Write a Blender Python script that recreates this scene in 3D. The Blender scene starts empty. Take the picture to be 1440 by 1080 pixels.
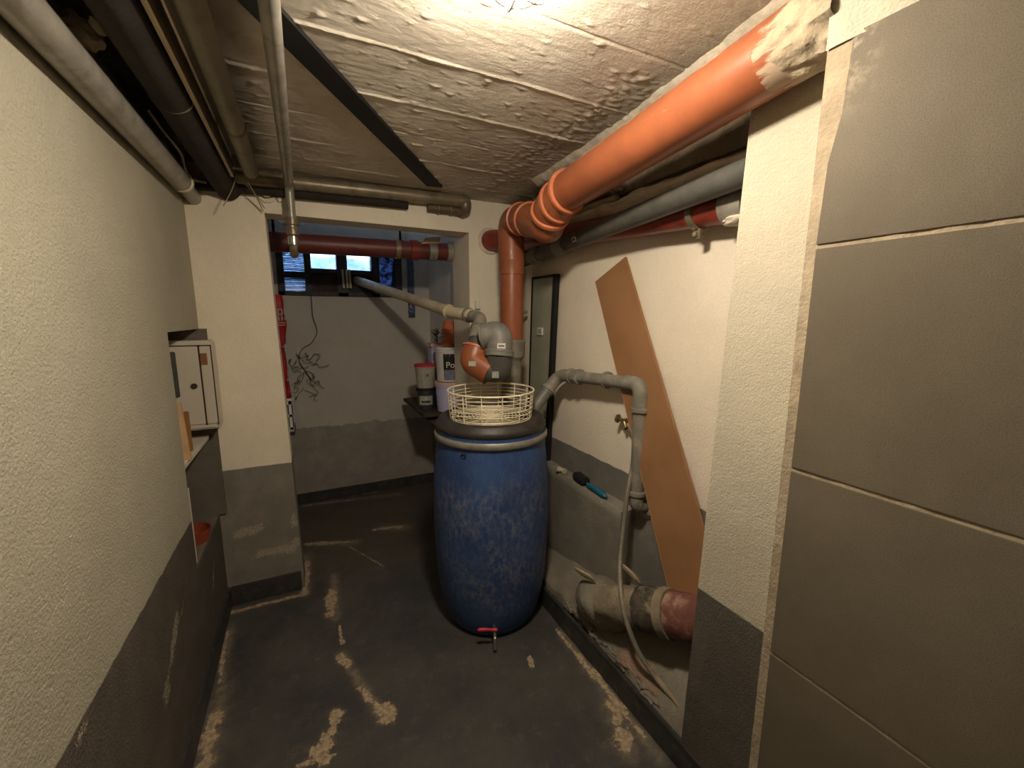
import bpy, bmesh, math, random
from mathutils import Vector, Matrix, noise
random.seed(7)
PI = math.pi
SC = bpy.context.scene
COL = SC.collection

def S(r, g, b):
    def f(c):
        c /= 255.0
        return c / 12.92 if c <= 0.04045 else ((c + 0.055) / 1.055) ** 2.4
    return (f(r), f(g), f(b), 1.0)

# ------------------------------------------------------------------ camera
cam_data = bpy.data.cameras.new('camera')
cam_data.sensor_width = 36.0
cam_data.lens = 587.0 / 1440.0 * 36.0
cam_data.clip_start = 0.02
cam = bpy.data.objects.new('camera', cam_data)
COL.objects.link(cam)
pitch, yaw, roll = 0.158153816, 0.459600617, 0.00313001606
fwd = Vector((math.sin(yaw) * math.cos(pitch), math.cos(yaw) * math.cos(pitch), -math.sin(pitch)))
rgt = Vector((math.cos(yaw), -math.sin(yaw), 0))
upv = rgt.cross(fwd)
r2 = rgt * math.cos(roll) + upv * math.sin(roll)
u2 = upv * math.cos(roll) - rgt * math.sin(roll)
m3 = Matrix((r2, u2, -fwd)).transposed()
cam.matrix_world = Matrix.Translation((0, 0, 1.5)) @ m3.to_4x4()
SC.camera = cam

# ------------------------------------------------------------------ world, exposure
SC.view_settings.view_transform = 'Standard'
SC.view_settings.look = 'None'
SC.view_settings.gamma = 1.0
SC.view_settings.use_curve_mapping = False
SC.view_settings.exposure = 1.15
SC.cycles.use_denoising = True
SC.cycles.max_bounces = 12
SC.cycles.diffuse_bounces = 6
world = bpy.data.worlds.new('daylight')
world.use_nodes = True
SC.world = world
bg = world.node_tree.nodes['Background']
bg.inputs[0].default_value = (0.36, 0.58, 1.0, 1)
bg.inputs[1].default_value = 6.0
LAMP_EMISSION = 170.0
LAMP_COLOR = (1.0, 0.88, 0.71, 1)

# ------------------------------------------------------------------ node helper
class N:
    def __init__(s, name):
        s.m = bpy.data.materials.new(name); s.m.use_nodes = True
        s.t = s.m.node_tree
        s.b = s.t.nodes['Principled BSDF']
        s._p = None
    def new(s, k, **kw):
        n = s.t.nodes.new(k)
        for a, v in kw.items(): setattr(n, a, v)
        return n
    def put(s, sock, v):
        if hasattr(v, 'is_output'): s.t.links.new(v, sock)
        else: sock.default_value = v
    def pos(s):
        if s._p is None: s._p = s.new('ShaderNodeNewGeometry').outputs['Position']
        return s._p
    def scaled(s, v):
        n = s.new('ShaderNodeVectorMath', operation='MULTIPLY')
        s.put(n.inputs[0], s.pos()); n.inputs[1].default_value = v
        return n.outputs[0]
    def noise(s, scale, detail=3, rough=0.55, vec=None, dist=0.0):
        n = s.new('ShaderNodeTexNoise')
        s.put(n.inputs['Vector'], vec if vec is not None else s.pos())
        n.inputs['Scale'].default_value = scale; n.inputs['Detail'].default_value = detail
        n.inputs['Roughness'].default_value = rough; n.inputs['Distortion'].default_value = dist
        return n.outputs[0]
    def voro(s, scale, vec=None):
        n = s.new('ShaderNodeTexVoronoi')
        s.put(n.inputs['Vector'], vec if vec is not None else s.pos())
        n.inputs['Scale'].default_value = scale
        return n.outputs[0]
    def math(s, op, a, b=0.0):
        n = s.new('ShaderNodeMath', operation=op)
        s.put(n.inputs[0], a); s.put(n.inputs[1], b)
        return n.outputs[0]
    def step(s, v, lo, hi, a=0.0, b=1.0):
        n = s.new('ShaderNodeMapRange', interpolation_type='SMOOTHSTEP')
        s.put(n.inputs[0], v)
        n.inputs[1].default_value = lo; n.inputs[2].default_value = hi
        n.inputs[3].default_value = a; n.inputs[4].default_value = b
        return n.outputs[0]
    def mix(s, f, a, b):
        n = s.new('ShaderNodeMix', data_type='RGBA')
        s.put(n.inputs[0], f); s.put(n.inputs[6], a); s.put(n.inputs[7], b)
        return n.outputs[2]
    def attr(s, name):
        return s.new('ShaderNodeAttribute', attribute_name=name).outputs['Fac']
    def xyz(s):
        n = s.new('ShaderNodeSeparateXYZ'); s.put(n.inputs[0], s.pos()); return n.outputs
    def bump(s, h, strength=0.5, dist=0.004, prev=None):
        n = s.new('ShaderNodeBump')
        n.inputs['Strength'].default_value = strength; n.inputs['Distance'].default_value = dist
        s.put(n.inputs['Height'], h)
        if prev is not None: s.put(n.inputs['Normal'], prev)
        return n.outputs[0]
    def done(s, col, rough=0.6, normal=None, metal=0.0, spec=None):
        s.put(s.b.inputs['Base Color'], col); s.put(s.b.inputs['Roughness'], rough)
        s.b.inputs['Metallic'].default_value = metal
        if spec is not None: s.b.inputs['Specular IOR Level'].default_value = spec
        if normal is not None: s.put(s.b.inputs['Normal'], normal)
        return s.m

def dim(c, k): return (c[0] * k, c[1] * k, c[2] * k, 1)

def plain(name, col, rough=0.5, var=0.12, ns=14.0, dirt=None, damt=0.5, dscale=9.0, bump=0.0, bscale=120.0, metal=0.0, spec=None):
    """painted, plastic or metal surface with uneven tone, dirt and fine bump"""
    n = N(name)
    c = n.mix(n.step(n.noise(ns, 4), 0.3, 0.7), dim(col, 1 - var), dim(col, 1 + var))
    if dirt is not None:
        c = n.mix(n.math('MULTIPLY', n.step(n.noise(dscale, 6, 0.65), 0.48, 0.72), damt), c, dirt)
    nm = n.bump(n.noise(bscale, 4), bump, 0.003) if bump else None
    return n.done(c, rough, nm, metal, spec)

WHITE = S(226, 217, 196)
GREY = S(128, 122, 112)
CHALK = S(196, 182, 158)

def wall_mat(name, band, white=WHITE, grey=GREY, coarse=1.0, wave=0.004, scale=1.0, peel=CHALK):
    n = N(name)
    x, y, z = n.xyz()
    edge = n.math('ADD', z, n.math('MULTIPLY', n.math('SUBTRACT', n.noise(11, 4), 0.5), wave * 5))
    f = n.step(edge, band - 0.003, band + 0.003)
    g = n.mix(n.step(n.noise(7, 5, 0.65), 0.35, 0.7), dim(grey, 0.86), dim(grey, 1.1))
    w = n.mix(n.step(n.noise(4, 5, 0.6), 0.3, 0.75), dim(white, 0.93), dim(white, 1.03))
    w = n.mix(n.step(n.noise(190 * scale, 3, 0.7), 0.38, 0.62, 0.0, 0.22), w, dim(white, 0.72))
    c = n.mix(f, g, w)
    p = n.math('ADD', n.attr('peel'), n.math('MULTIPLY', n.math('SUBTRACT', n.noise(70, 6, 0.75), 0.5), 1.1))
    pf = n.step(p, 0.42, 0.62)
    c = n.mix(n.math('MULTIPLY', n.math('MULTIPLY', pf, n.step(n.noise(170, 5, 0.75), 0.44, 0.58, 0.0, 1.0)), 0.85), c, peel)
    h = n.math('ADD', n.noise(135 * scale, 5, 0.6), n.math('MULTIPLY', n.noise(24 * scale, 3), 0.7))
    h = n.math('ADD', h, n.math('MULTIPLY', pf, 0.25))
    nm = n.bump(h, 0.7 * coarse, 0.0065)
    return n.done(c, 0.85, nm, 0, 0.25)

M = {}
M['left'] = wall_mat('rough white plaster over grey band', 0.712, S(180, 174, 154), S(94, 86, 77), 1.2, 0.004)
M['column'] = wall_mat('white plaster pier over grey band', 0.735, S(238, 226, 202), S(132, 125, 114), 0.6, 0.002)
M['niche'] = wall_mat('grey niche paint', 9.0, WHITE, S(108, 100, 90), 0.5)
M['backwhite'] = wall_mat('white back wall plaster', -1.0, S(238, 228, 208), GREY, 0.6)
M['alcove'] = wall_mat('unpainted grey alcove wall', 0.62, S(206, 199, 188), S(164, 156, 146), 0.8, 0.02)
M['alcoveside'] = wall_mat('pale alcove side wall', 0.70, S(226, 220, 208), S(136, 130, 120), 0.6)
M['right'] = wall_mat('white right wall over grey band', 0.80, S(236, 224, 204), S(124, 119, 111), 0.5, 0.003)
M['pillar'] = wall_mat('white stucco pillar over grey band', 0.684, S(200, 191, 170), S(98, 91, 82), 0.9, 0.001, 1.5)
M['tilewhite'] = wall_mat('white stucco above tiles', -1.0, S(200, 191, 170), GREY, 0.9, 0.001, 1.5)
M['ledge'] = wall_mat('grey painted concrete ledge', 9.0, WHITE, S(136, 130, 119), 0.6)
M['slope'] = wall_mat('cracked grey painted screed', 9.0, WHITE, S(134, 126, 113), 0.9, peel=S(178, 126, 98))
M['mortar'] = plain('raw mortar', S(164, 148, 124), 0.95, 0.15, 20, bump=0.9, bscale=130)
M['strip_plaster'] = plain('smeared white plaster', S(214, 202, 182), 0.95, 0.1, 12, S(140, 126, 108), 0.5, 14, 0.9, 60)

def floor_mat():
    n = N('dark grey floor paint flaking to concrete')
    base = n.mix(n.step(n.noise(3.5, 6, 0.65), 0.3, 0.7), S(58, 58, 58), S(78, 76, 72))
    base = n.mix(n.step(n.noise(240, 2), 0.55, 0.7, 0, 0.35), base, S(96, 92, 84))
    y = n.xyz()[1]
    base = n.mix(n.math('MULTIPLY', n.step(y, 2.2, 2.7), n.step(n.noise(5, 6, 0.7), 0.35, 0.65, 0.25, 0.8)), base, S(88, 76, 60))
    p = n.math('ADD', n.attr('peel'), n.math('MULTIPLY', n.math('SUBTRACT', n.noise(60, 8, 0.78), 0.5), 1.5))
    p = n.math('ADD', p, n.math('MULTIPLY', n.math('SUBTRACT', n.noise(17, 3, 0.5), 0.5), 1.3))
    pf = n.step(p, 0.44, 0.54)
    dust = n.math('MULTIPLY', n.step(p, 0.0, 0.55), n.step(n.noise(130, 4, 0.7), 0.3, 0.7, 0.15, 0.5))
    base = n.mix(dust, base, S(128, 112, 92))
    d2 = n.math('MULTIPLY', n.attr('dust'), n.step(n.noise(26, 6, 0.7), 0.3, 0.68, 0.15, 0.95))
    base = n.mix(n.math('MULTIPLY', d2, 0.6), base, S(158, 142, 120))
    pc = n.mix(n.step(n.noise(60, 5, 0.7), 0.35, 0.65), S(136, 118, 96), S(186, 166, 136))
    specks = n.step(n.noise(42, 4, 0.6), 0.74, 0.77)
    pf = n.math('MAXIMUM', pf, n.math('MULTIPLY', specks, 0.7))
    c = n.mix(pf, base, pc)
    h = n.math('ADD', n.noise(60, 5), n.math('MULTIPLY', pf, -0.9))
    nm = n.bump(h, 0.4, 0.004)
    rg = n.step(pf, 0, 1, 0.5, 0.95)
    return n.done(c, rg, nm, 0, 0.35)
M['floor'] = floor_mat()

def ceil_mat():
    n = N('board marked concrete ceiling, thinly whitewashed')
    w = n.mix(n.step(n.noise(5, 6, 0.65), 0.3, 0.7), S(204, 192, 174), S(222, 212, 196))
    w = n.mix(n.step(n.noise(34, 5, 0.7, n.scaled((0.35, 1.6, 1))), 0.55, 0.75, 0, 0.5), w, S(166, 152, 134))
    x, y, z = n.xyz()
    dark_left = n.math('MULTIPLY', n.step(x, -0.02, -0.22), n.step(n.noise(6, 5, 0.7), 0.2, 0.6, 0.75, 1.0))  # ceiling tone gets darker and browner towards the left wall
    w = n.mix(dark_left, w, S(92, 82, 68))
    dark_right = n.math('MULTIPLY', n.step(x, 1.08, 1.2), 0.75)  # ceiling tone gets darker and browner towards the right wall
    w = n.mix(dark_right, w, S(98, 86, 70))
    h = n.noise(75, 6, 0.7, n.scaled((0.5, 1.3, 1)))
    h2 = n.noise(110, 4, 0.7)
    pits = n.step(n.voro(26), 0.0, 0.16)
    nm = n.bump(h, 0.5, 0.005)
    nm = n.bump(h2, 0.5, 0.004, nm)
    nm = n.bump(pits, 0.35, 0.004, nm)
    return n.done(w, 0.9, nm, 0, 0.2)
M['ceiling'] = ceil_mat()

def tile_mat():
    n = N('matt brown grey stoneware tile')
    c = n.mix(n.step(n.noise(3, 5, 0.6), 0.3, 0.7), S(101, 92, 77), S(112, 103, 87))
    c = n.mix(n.step(n.noise(520, 3, 0.7), 0.46, 0.62, 0, 0.6), c, S(82, 72, 59))
    x, y, z = n.xyz()
    smear = n.math('MULTIPLY', n.step(z, 1.82, 1.96), n.step(n.noise(30, 6, 0.75), 0.46, 0.62))
    smear = n.math('MULTIPLY', smear, n.step(y, 0.40, 0.46))
    c = n.mix(n.math('MULTIPLY', smear, 0.45), c, S(196, 184, 160))
    nm = n.bump(n.noise(300, 3), 0.12, 0.002)
    return n.done(c, 0.7, nm, 0, 0.3)
M['tile'] = tile_mat()

M['raw_concrete'] = plain('dark raw concrete', S(112, 98, 80), 0.95, 0.2, 14, S(72, 60, 46), 0.6, 18, 0.9, 60)
M['black_paint'] = plain('black skirting paint', S(52, 52, 50), 0.6, 0.2, 12, S(120, 106, 86), 0.25, 22, 0.4, 70)

def orange_mat(name, col):
    n = N(name)
    c = n.mix(n.step(n.noise(9, 5, 0.6), 0.3, 0.7), dim(col, 0.88), dim(col, 1.08))
    c = n.mix(n.step(n.noise(60, 6, 0.75, n.scaled((1.6, 0.35, 1.6))), 0.62, 0.74, 0, 0.35), c, S(232, 190, 158))
    p = n.math('ADD', n.attr('smear'), n.math('MULTIPLY', n.math('SUBTRACT', n.noise(40, 6, 0.7, n.scaled((1, 0.3, 1))), 0.5), 1.5))
    pf = n.step(p, 0.42, 0.6)
    c = n.mix(n.math('MULTIPLY', pf, 0.85), c, S(178, 158, 134))
    nm = n.bump(pf, 0.5, 0.003)
    return n.done(c, n.step(pf, 0, 1, 0.38, 0.9), nm, 0, 0.45)
M['orange'] = orange_mat('orange drain plastic', S(146, 83, 53))
M['orange_edge'] = plain('worn orange rim', S(186, 108, 72), 0.4, 0.08)
M['greyp'] = plain('grey drain plastic', S(112, 110, 104), 0.5, 0.1, 16, S(150, 142, 128), 0.3, 30)
M['greyp_dusty'] = plain('dusty grey plastic', S(124, 119, 108), 0.6, 0.12, 18, S(166, 152, 130), 0.55, 18)
M['greyp_dark'] = plain('darker grey plastic', S(78, 76, 71), 0.5, 0.12, 16, S(120, 112, 98), 0.25, 20)
M['redp'] = plain('dark red cast pipe paint', S(128, 50, 38), 0.4, 0.2, 9, S(72, 30, 24), 0.7, 8, 0.2, 60)
M['redp_dark'] = plain('brownish red cast pipe paint', S(100, 46, 38), 0.45, 0.2, 9, S(58, 32, 28), 0.6, 9, 0.2, 60)
M['whitep'] = plain('yellowed white plastic', S(196, 184, 156), 0.5, 0.1, 14, S(138, 120, 94), 0.5, 12)
M['steel'] = plain('dull painted steel', S(158, 152, 140), 0.38, 0.15, 18, S(86, 74, 58), 0.5, 14, 0.2, 60, 0.35)
M['steel_brown'] = plain('grimy steel pipe', S(128, 116, 94), 0.38, 0.18, 14, S(70, 58, 44), 0.65, 9, 0.3, 50, 0.3)
M['chrome'] = plain('bright metal', S(200, 198, 190), 0.25, 0.06, metal=0.9)
M['brass'] = plain('tarnished brass', S(158, 134, 92), 0.4, 0.15, 30, metal=0.8)
M['lag'] = plain('sooty pipe lagging', S(38, 31, 25), 0.9, 0.3, 10, S(66, 56, 44), 0.4, 6, 0.8, 45)
M['galv'] = plain('dusty galvanised sheet', S(126, 118, 100), 0.5, 0.12, 12, S(82, 72, 56), 0.6, 8, 0.2, 60, 0.2)
M['galv_brown'] = plain('brown primed steel angle', S(98, 82, 60), 0.6, 0.15, 12, S(60, 48, 36), 0.6, 8, 0.2, 60)
M['angle_edge'] = plain('scuffed bright edge', S(178, 160, 128), 0.6, 0.1)
M['black'] = plain('matt black', S(17, 16, 15), 0.7, 0.2)
M['rubber'] = plain('worn black rubber', S(46, 42, 39), 0.5, 0.2, 20, S(98, 86, 72), 0.4, 14, 0.3, 60)

def barrel_mat():
    n = N('scuffed blue drum plastic')
    x, y, z = n.xyz()
    c = n.mix(n.step(n.noise(5, 5, 0.6), 0.3, 0.7), S(36, 60, 104), S(48, 78, 126))
    dust = n.noise(48, 8, 0.78, n.scaled((1, 1, 0.6)))
    big = n.noise(6.5, 5, 0.65)
    d = n.math('MULTIPLY', n.step(dust, 0.40, 0.66), n.step(big, 0.34, 0.62, 0.30, 1.0))
    zm = n.math('MULTIPLY', n.step(z, 0.06, 0.24), n.step(z, 0.90, 0.66, 0.2, 1.0))
    c = n.mix(n.math('MULTIPLY', n.math('MULTIPLY', d, zm), 0.8), c, S(122, 120, 128))
    c = n.mix(n.step(n.noise(130, 3, 0.6), 0.62, 0.72, 0, 0.3), c, S(150, 146, 146))
    return n.done(c, 0.48, n.bump(n.noise(40, 5), 0.08, 0.004), 0, 0.4)
M['drum'] = barrel_mat()
M['clamp'] = plain('grey zinc clamp ring', S(142, 138, 130), 0.45, 0.12, 20, S(96, 86, 72), 0.4, 12, 0.2, 60, 0.3)
M['wire'] = plain('cream coated wire', S(236, 222, 190), 0.45, 0.06)
M['fleece'] = plain('tan filter cloth', S(188, 164, 132), 0.95, 0.2, 30, S(96, 76, 58), 0.6, 22, 0.6, 150)
M['red_lever'] = plain('red lever plastic', S(196, 44, 52), 0.4, 0.06)
def board_mat():
    n = N('brown hardboard')
    c = n.mix(n.step(n.noise(5, 5), 0.3, 0.7), S(140, 102, 68), S(152, 112, 77))
    c = n.mix(n.step(n.noise(300, 3), 0.55, 0.75, 0, 0.4), c, S(116, 80, 50))
    return n.done(c, 0.55, n.bump(n.noise(260, 3), 0.1, 0.002), 0, 0.35)
M['hardboard'] = board_mat()
M['hardboard_edge'] = plain('pale cut fibre edge', S(196, 150, 100), 0.8)
M['sage'] = plain('grey green coated panel', S(152, 152, 135), 0.5, 0.08, 8, S(150, 146, 130), 0.25, 20)
M['white_plastic'] = plain('white plastic', S(222, 216, 204), 0.45, 0.05)
M['cabinet'] = plain('off white enamelled sheet', S(206, 196, 178), 0.45, 0.04, 6)
M['gap'] = plain('dark joint', S(58, 48, 38), 0.8)
M['wood_brown'] = plain('brown wood', S(146, 98, 56), 0.65, 0.15, 18, S(98, 62, 36), 0.5, 20)
M['wood_light'] = plain('pale wood', S(196, 160, 116), 0.65, 0.12, 18)
M['wood_dark'] = plain('dark weathered wood', S(60, 50, 44), 0.8, 0.25, 18, S(30, 26, 24), 0.5, 12)
M['terracotta'] = plain('terracotta', S(190, 108, 68), 0.85, 0.12, 18, S(216, 170, 130), 0.35, 16)
M['terracotta_red'] = plain('red brown saucer', S(138, 58, 36), 0.7, 0.15)
M['blue_brush'] = plain('teal blue plastic', S(32, 96, 122), 0.45, 0.1)
M['bristle'] = plain('black bristles', S(22, 22, 24), 0.9, 0.3, 200, bump=1.0, bscale=400)
M['red_cloth'] = plain('red woven plastic', S(176, 24, 32), 0.6, 0.18, 12, S(110, 12, 18), 0.5, 10, 0.6, 40)
M['frame_dark'] = plain('dark painted window timber', S(40, 38, 40), 0.6, 0.25, 16, S(96, 92, 90), 0.3, 30)
M['bucket_grey'] = plain('dirty grey bucket plastic', S(172, 164, 150), 0.6, 0.12, 18, S(120, 108, 92), 0.5, 14)
M['bucket_white'] = plain('white bucket plastic', S(216, 210, 208), 0.5, 0.06, 14)
M['bucket_lilac'] = plain('lilac white box plastic', S(190, 188, 222), 0.5, 0.06, 14)
M['tin_dark'] = plain('dark green black tin', S(46, 50, 46), 0.5, 0.15)
M['label_pale'] = plain('pale printed label', S(160, 164, 152), 0.6, 0.15, 60)
M['label_black'] = plain('black printed label', S(20, 20, 22), 0.5, 0.1)
M['label_photo'] = plain('blue grey printed picture', S(112, 122, 142), 0.5, 0.4, 70, S(196, 70, 60), 0.6, 60)
M['red_lid'] = plain('red lid', S(186, 54, 66), 0.5, 0.08)
M['turquoise'] = plain('turquoise print', S(96, 176, 186), 0.5, 0.1)
M['pinkish'] = plain('pale pink lid', S(226, 180, 168), 0.5, 0.1)
M['dry_green'] = plain('dry grey green leaves', S(136, 134, 108), 0.8, 0.3, 60)
M['root'] = plain('dry brown root', S(104, 92, 78), 0.9, 0.25)
M['string'] = plain('frayed grey string', S(150, 134, 106), 0.9, 0.1)
M['concrete_pipe'] = plain('concrete coated pipe', S(132, 120, 100), 0.9, 0.2, 14, S(96, 84, 68), 0.5, 12, 0.9, 50)
M['tar'] = plain('tar stained joint', S(60, 54, 46), 0.8, 0.5, 22, S(150, 138, 112), 0.7, 26, 0.9, 60)
M['clay'] = plain('flaking red clay pipe', S(112, 68, 58), 0.8, 0.2, 16, S(176, 156, 136), 0.75, 16, 0.7, 50)
M['rubble'] = plain('broken mortar', S(156, 142, 116), 0.95, 0.15, 20, bump=0.9, bscale=80)
M['hose'] = plain('braided metal hose', S(142, 134, 118), 0.45, 0.2, 200, metal=0.2, bump=0.5, bscale=500)
M['card'] = plain('torn cardboard', S(190, 152, 110), 0.85)
M['stone_soil'] = plain('light well soil with dry plants', S(190, 200, 204), 0.95, 0.4, 60, S(30, 36, 38), 0.95, 46, 0.9, 50)

def glass_mat():
    n = N('dusty window glass')
    n.b.inputs['Transmission Weight'].default_value = 0.9
    n.b.inputs['IOR'].default_value = 1.45
    return n.done(S(214, 222, 230), 0.12, n.bump(n.noise(25, 3), 0.2, 0.004))
M['glass'] = glass_mat()
def film_mat(name, col, tr):
    n = N(name)
    n.b.inputs['Transmission Weight'].default_value = tr
    return n.done(n.mix(n.step(n.noise(40, 4), 0.35, 0.65), dim(col, 0.7), col), 0.35, n.bump(n.noise(60, 4), 0.4, 0.005))
M['film'] = film_mat('translucent corrugated sheet', S(196, 214, 236), 0.75)
M['film_dark'] = film_mat('crumpled blue plastic sheet', S(70, 92, 132), 0.3)

def lamp_mat():
    n = N('lit opal lamp glass')
    n.b.inputs['Emission Color'].default_value = LAMP_COLOR
    n.b.inputs['Emission Strength'].default_value = LAMP_EMISSION
    return n.done((0.9, 0.88, 0.84, 1), 0.3)
M['lampglass'] = lamp_mat()

# ------------------------------------------------------------------ mesh builder
class MB:
    def __init__(s): s.v = []; s.f = []; s.mi = []; s.cur = 0; s.at = {}
    def add(s, vs, fs):
        o = len(s.v)
        s.v += [Vector(p) for p in vs]
        for f in fs: s.f.append(tuple(i + o for i in f)); s.mi.append(s.cur)
        return s
    def box(s, lo, hi, rot=None, bev=0.0):
        lo, hi = Vector(lo), Vector(hi)
        c = (lo + hi) / 2; h = (hi - lo) / 2
        bm = bmesh.new(); bmesh.ops.create_cube(bm, size=2)
        for v in bm.verts: v.co = Vector((v.co.x * h.x, v.co.y * h.y, v.co.z * h.z))
        if bev: bmesh.ops.bevel(bm, geom=bm.edges[:], offset=bev, segments=2, affect='EDGES')
        bm.verts.index_update()
        vs = [c + (rot @ v.co if rot else v.co) for v in bm.verts]
        fs = [[v.index for v in f.verts] for f in bm.faces]
        bm.free()
        return s.add(vs, fs)
    def obox(s, c, ax, ay, az, hx, hy, hz, bev=0.0):
        ax, ay, az = (Vector(a).normalized() for a in (ax, ay, az))
        r = Matrix((ax, ay, az)).transposed()
        c = Vector(c); h = Vector((hx, hy, hz))
        return s.box(c - h, c + h, r, bev)
    def quadprism(s, q, n):
        q = [Vector(p) for p in q]; n = Vector(n); k = len(q)
        fs = [tuple(range(k)), tuple(range(2 * k - 1, k - 1, -1))]
        for i in range(k):
            j = (i + 1) % k; fs.append((i, i + k, j + k, j))
        return s.add(q + [p + n for p in q], fs)
    def tube(s, pts, r, seg=24, caps=True, hollow=0.0, closed=False):
        pts = [Vector(p) for p in pts]; n = len(pts)
        rs = r if isinstance(r, (list, tuple)) else [r] * n
        tang = []
        for i in range(n):
            a = pts[(i - 1) % n] if (closed or i > 0) else pts[i]
            b = pts[(i + 1) % n] if (closed or i < n - 1) else pts[i]
            t = b - a
            tang.append(t.normalized() if t.length > 1e-9 else Vector((0, 0, 1)))
        ref = Vector((0, 0, 1)) if abs(tang[0].z) < 0.9 else Vector((1, 0, 0))
        nrm = (ref - tang[0] * ref.dot(tang[0])).normalized()
        vs = []; frames = []
        for i in range(n):
            nrm = nrm - tang[i] * nrm.dot(tang[i])
            nrm.normalize()
            bi = tang[i].cross(nrm); frames.append((nrm.copy(), bi))
            for k in range(seg):
                a = 2 * PI * k / seg
                vs.append(pts[i] + (nrm * math.cos(a) + bi * math.sin(a)) * rs[i])
        fs = []
        for i in range(n if closed else n - 1):
            i2 = (i + 1) % n
            for k in range(seg):
                k2 = (k + 1) % seg
                fs.append((i * seg + k, i * seg + k2, i2 * seg + k2, i2 * seg + k))
        if caps and not closed:
            fs.append(tuple(range(seg - 1, -1, -1)))
            fs.append(tuple((n - 1) * seg + k for k in range(seg)))
        return s.add(vs, fs)
    def lathe(s, prof, origin, axis=(0, 0, 1), seg=48, closed=False):
        """profile (radius, height) turned about axis"""
        o = Vector(origin); a = Vector(axis).normalized()
        ref = Vector((1, 0, 0)) if abs(a.x) < 0.9 else Vector((0, 1, 0))
        e1 = (ref - a * ref.dot(a)).normalized(); e2 = a.cross(e1)
        vs = []; n = len(prof)
        for (r, h) in prof:
            for k in range(seg):
                t = 2 * PI * k / seg
                vs.append(o + a * h + (e1 * math.cos(t) + e2 * math.sin(t)) * max(r, 1e-5))
        fs = []
        for i in range(n if closed else n - 1):
            i2 = (i + 1) % n
            for k in range(seg):
                k2 = (k + 1) % seg
                fs.append((i * seg + k, i * seg + k2, i2 * seg + k2, i2 * seg + k))
        return s.add(vs, fs)
    def ring(s, c, axis, R, r, seg=40, rs=10):
        prof = [(R + r * math.cos(2 * PI * k / rs), r * math.sin(2 * PI * k / rs)) for k in range(rs)]
        return s.lathe(prof, c, axis, seg, closed=True)
    def blob(s, c, rx, ry, rz, amp=0.25, fr=3.0, seed=0, sub=3):
        bm = bmesh.new(); bmesh.ops.create_icosphere(bm, subdivisions=sub, radius=1)
        bm.verts.index_update()
        vs = []
        for v in bm.verts:
            k = 1 + amp * noise.noise(v.co * fr + Vector((seed * 7.3, seed, 0)))
            vs.append(Vector(c) + Vector((v.co.x * rx, v.co.y * ry, v.co.z * rz)) * k)
        fs = [[v.index for v in f.verts] for f in bm.faces]
        bm.free()
        return s.add(vs, fs)
    def grid(s, o, u, v, nu, nv, disp=None, n=None):
        o, u, v = Vector(o), Vector(u), Vector(v)
        n = Vector(n) if n is not None else u.cross(v).normalized()
        vs = []
        for j in range(nv + 1):
            for i in range(nu + 1):
                p = o + u * (i / nu) + v * (j / nv)
                if disp: p = p + n * disp(p)
                vs.append(p)
        fs = [(j * (nu + 1) + i, j * (nu + 1) + i + 1, (j + 1) * (nu + 1) + i + 1, (j + 1) * (nu + 1) + i)
              for j in range(nv) for i in range(nu)]
        return s.add(vs, fs)
    def build(s, name, mats, parent=None, smooth=True, angle=40, attr=None):
        if not isinstance(mats, (list, tuple)): mats = [mats]
        off = parent_world(parent)
        me = bpy.data.meshes.new(name)
        me.from_pydata([p - off for p in s.v], [], s.f)
        for m in mats: me.materials.append(m)
        for p, k in zip(me.polygons, s.mi): p.material_index = k
        bm = bmesh.new(); bm.from_mesh(me)
        bmesh.ops.recalc_face_normals(bm, faces=bm.faces[:])
        bm.to_mesh(me); bm.free()
        if smooth:
            me.polygons.foreach_set('use_smooth', [True] * len(me.polygons))
            me.set_sharp_from_angle(angle=math.radians(angle))
        if attr:
            a = me.attributes.new(attr[0], 'FLOAT', 'POINT')
            a.data.foreach_set('value', [attr[1](p) for p in s.v])
        if attr and len(attr) > 2:
            a = me.attributes.new(attr[2], 'FLOAT', 'POINT')
            a.data.foreach_set('value', [attr[3](p) for p in s.v])
        me.update()
        o = bpy.data.objects.new(name, me)
        COL.objects.link(o)
        if parent is not None: o.parent = parent
        return o

def parent_world(p):
    o = Vector((0, 0, 0))
    while p is not None:
        o = o + p.location; p = p.parent
    return o

def thing(name, label, cat, loc=(0, 0, 0), group=None):
    o = bpy.data.objects.new(name, None); COL.objects.link(o)
    o.empty_display_size = 0.05
    o.location = Vector(loc); o['label'] = label; o['category'] = cat
    if group: o['group'] = group
    return o
def tag(o, label, cat, group=None):
    o['label'] = label; o['category'] = cat
    if group: o['group'] = group
    return o
def struct(o):
    o['kind'] = 'structure'; return o

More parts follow.
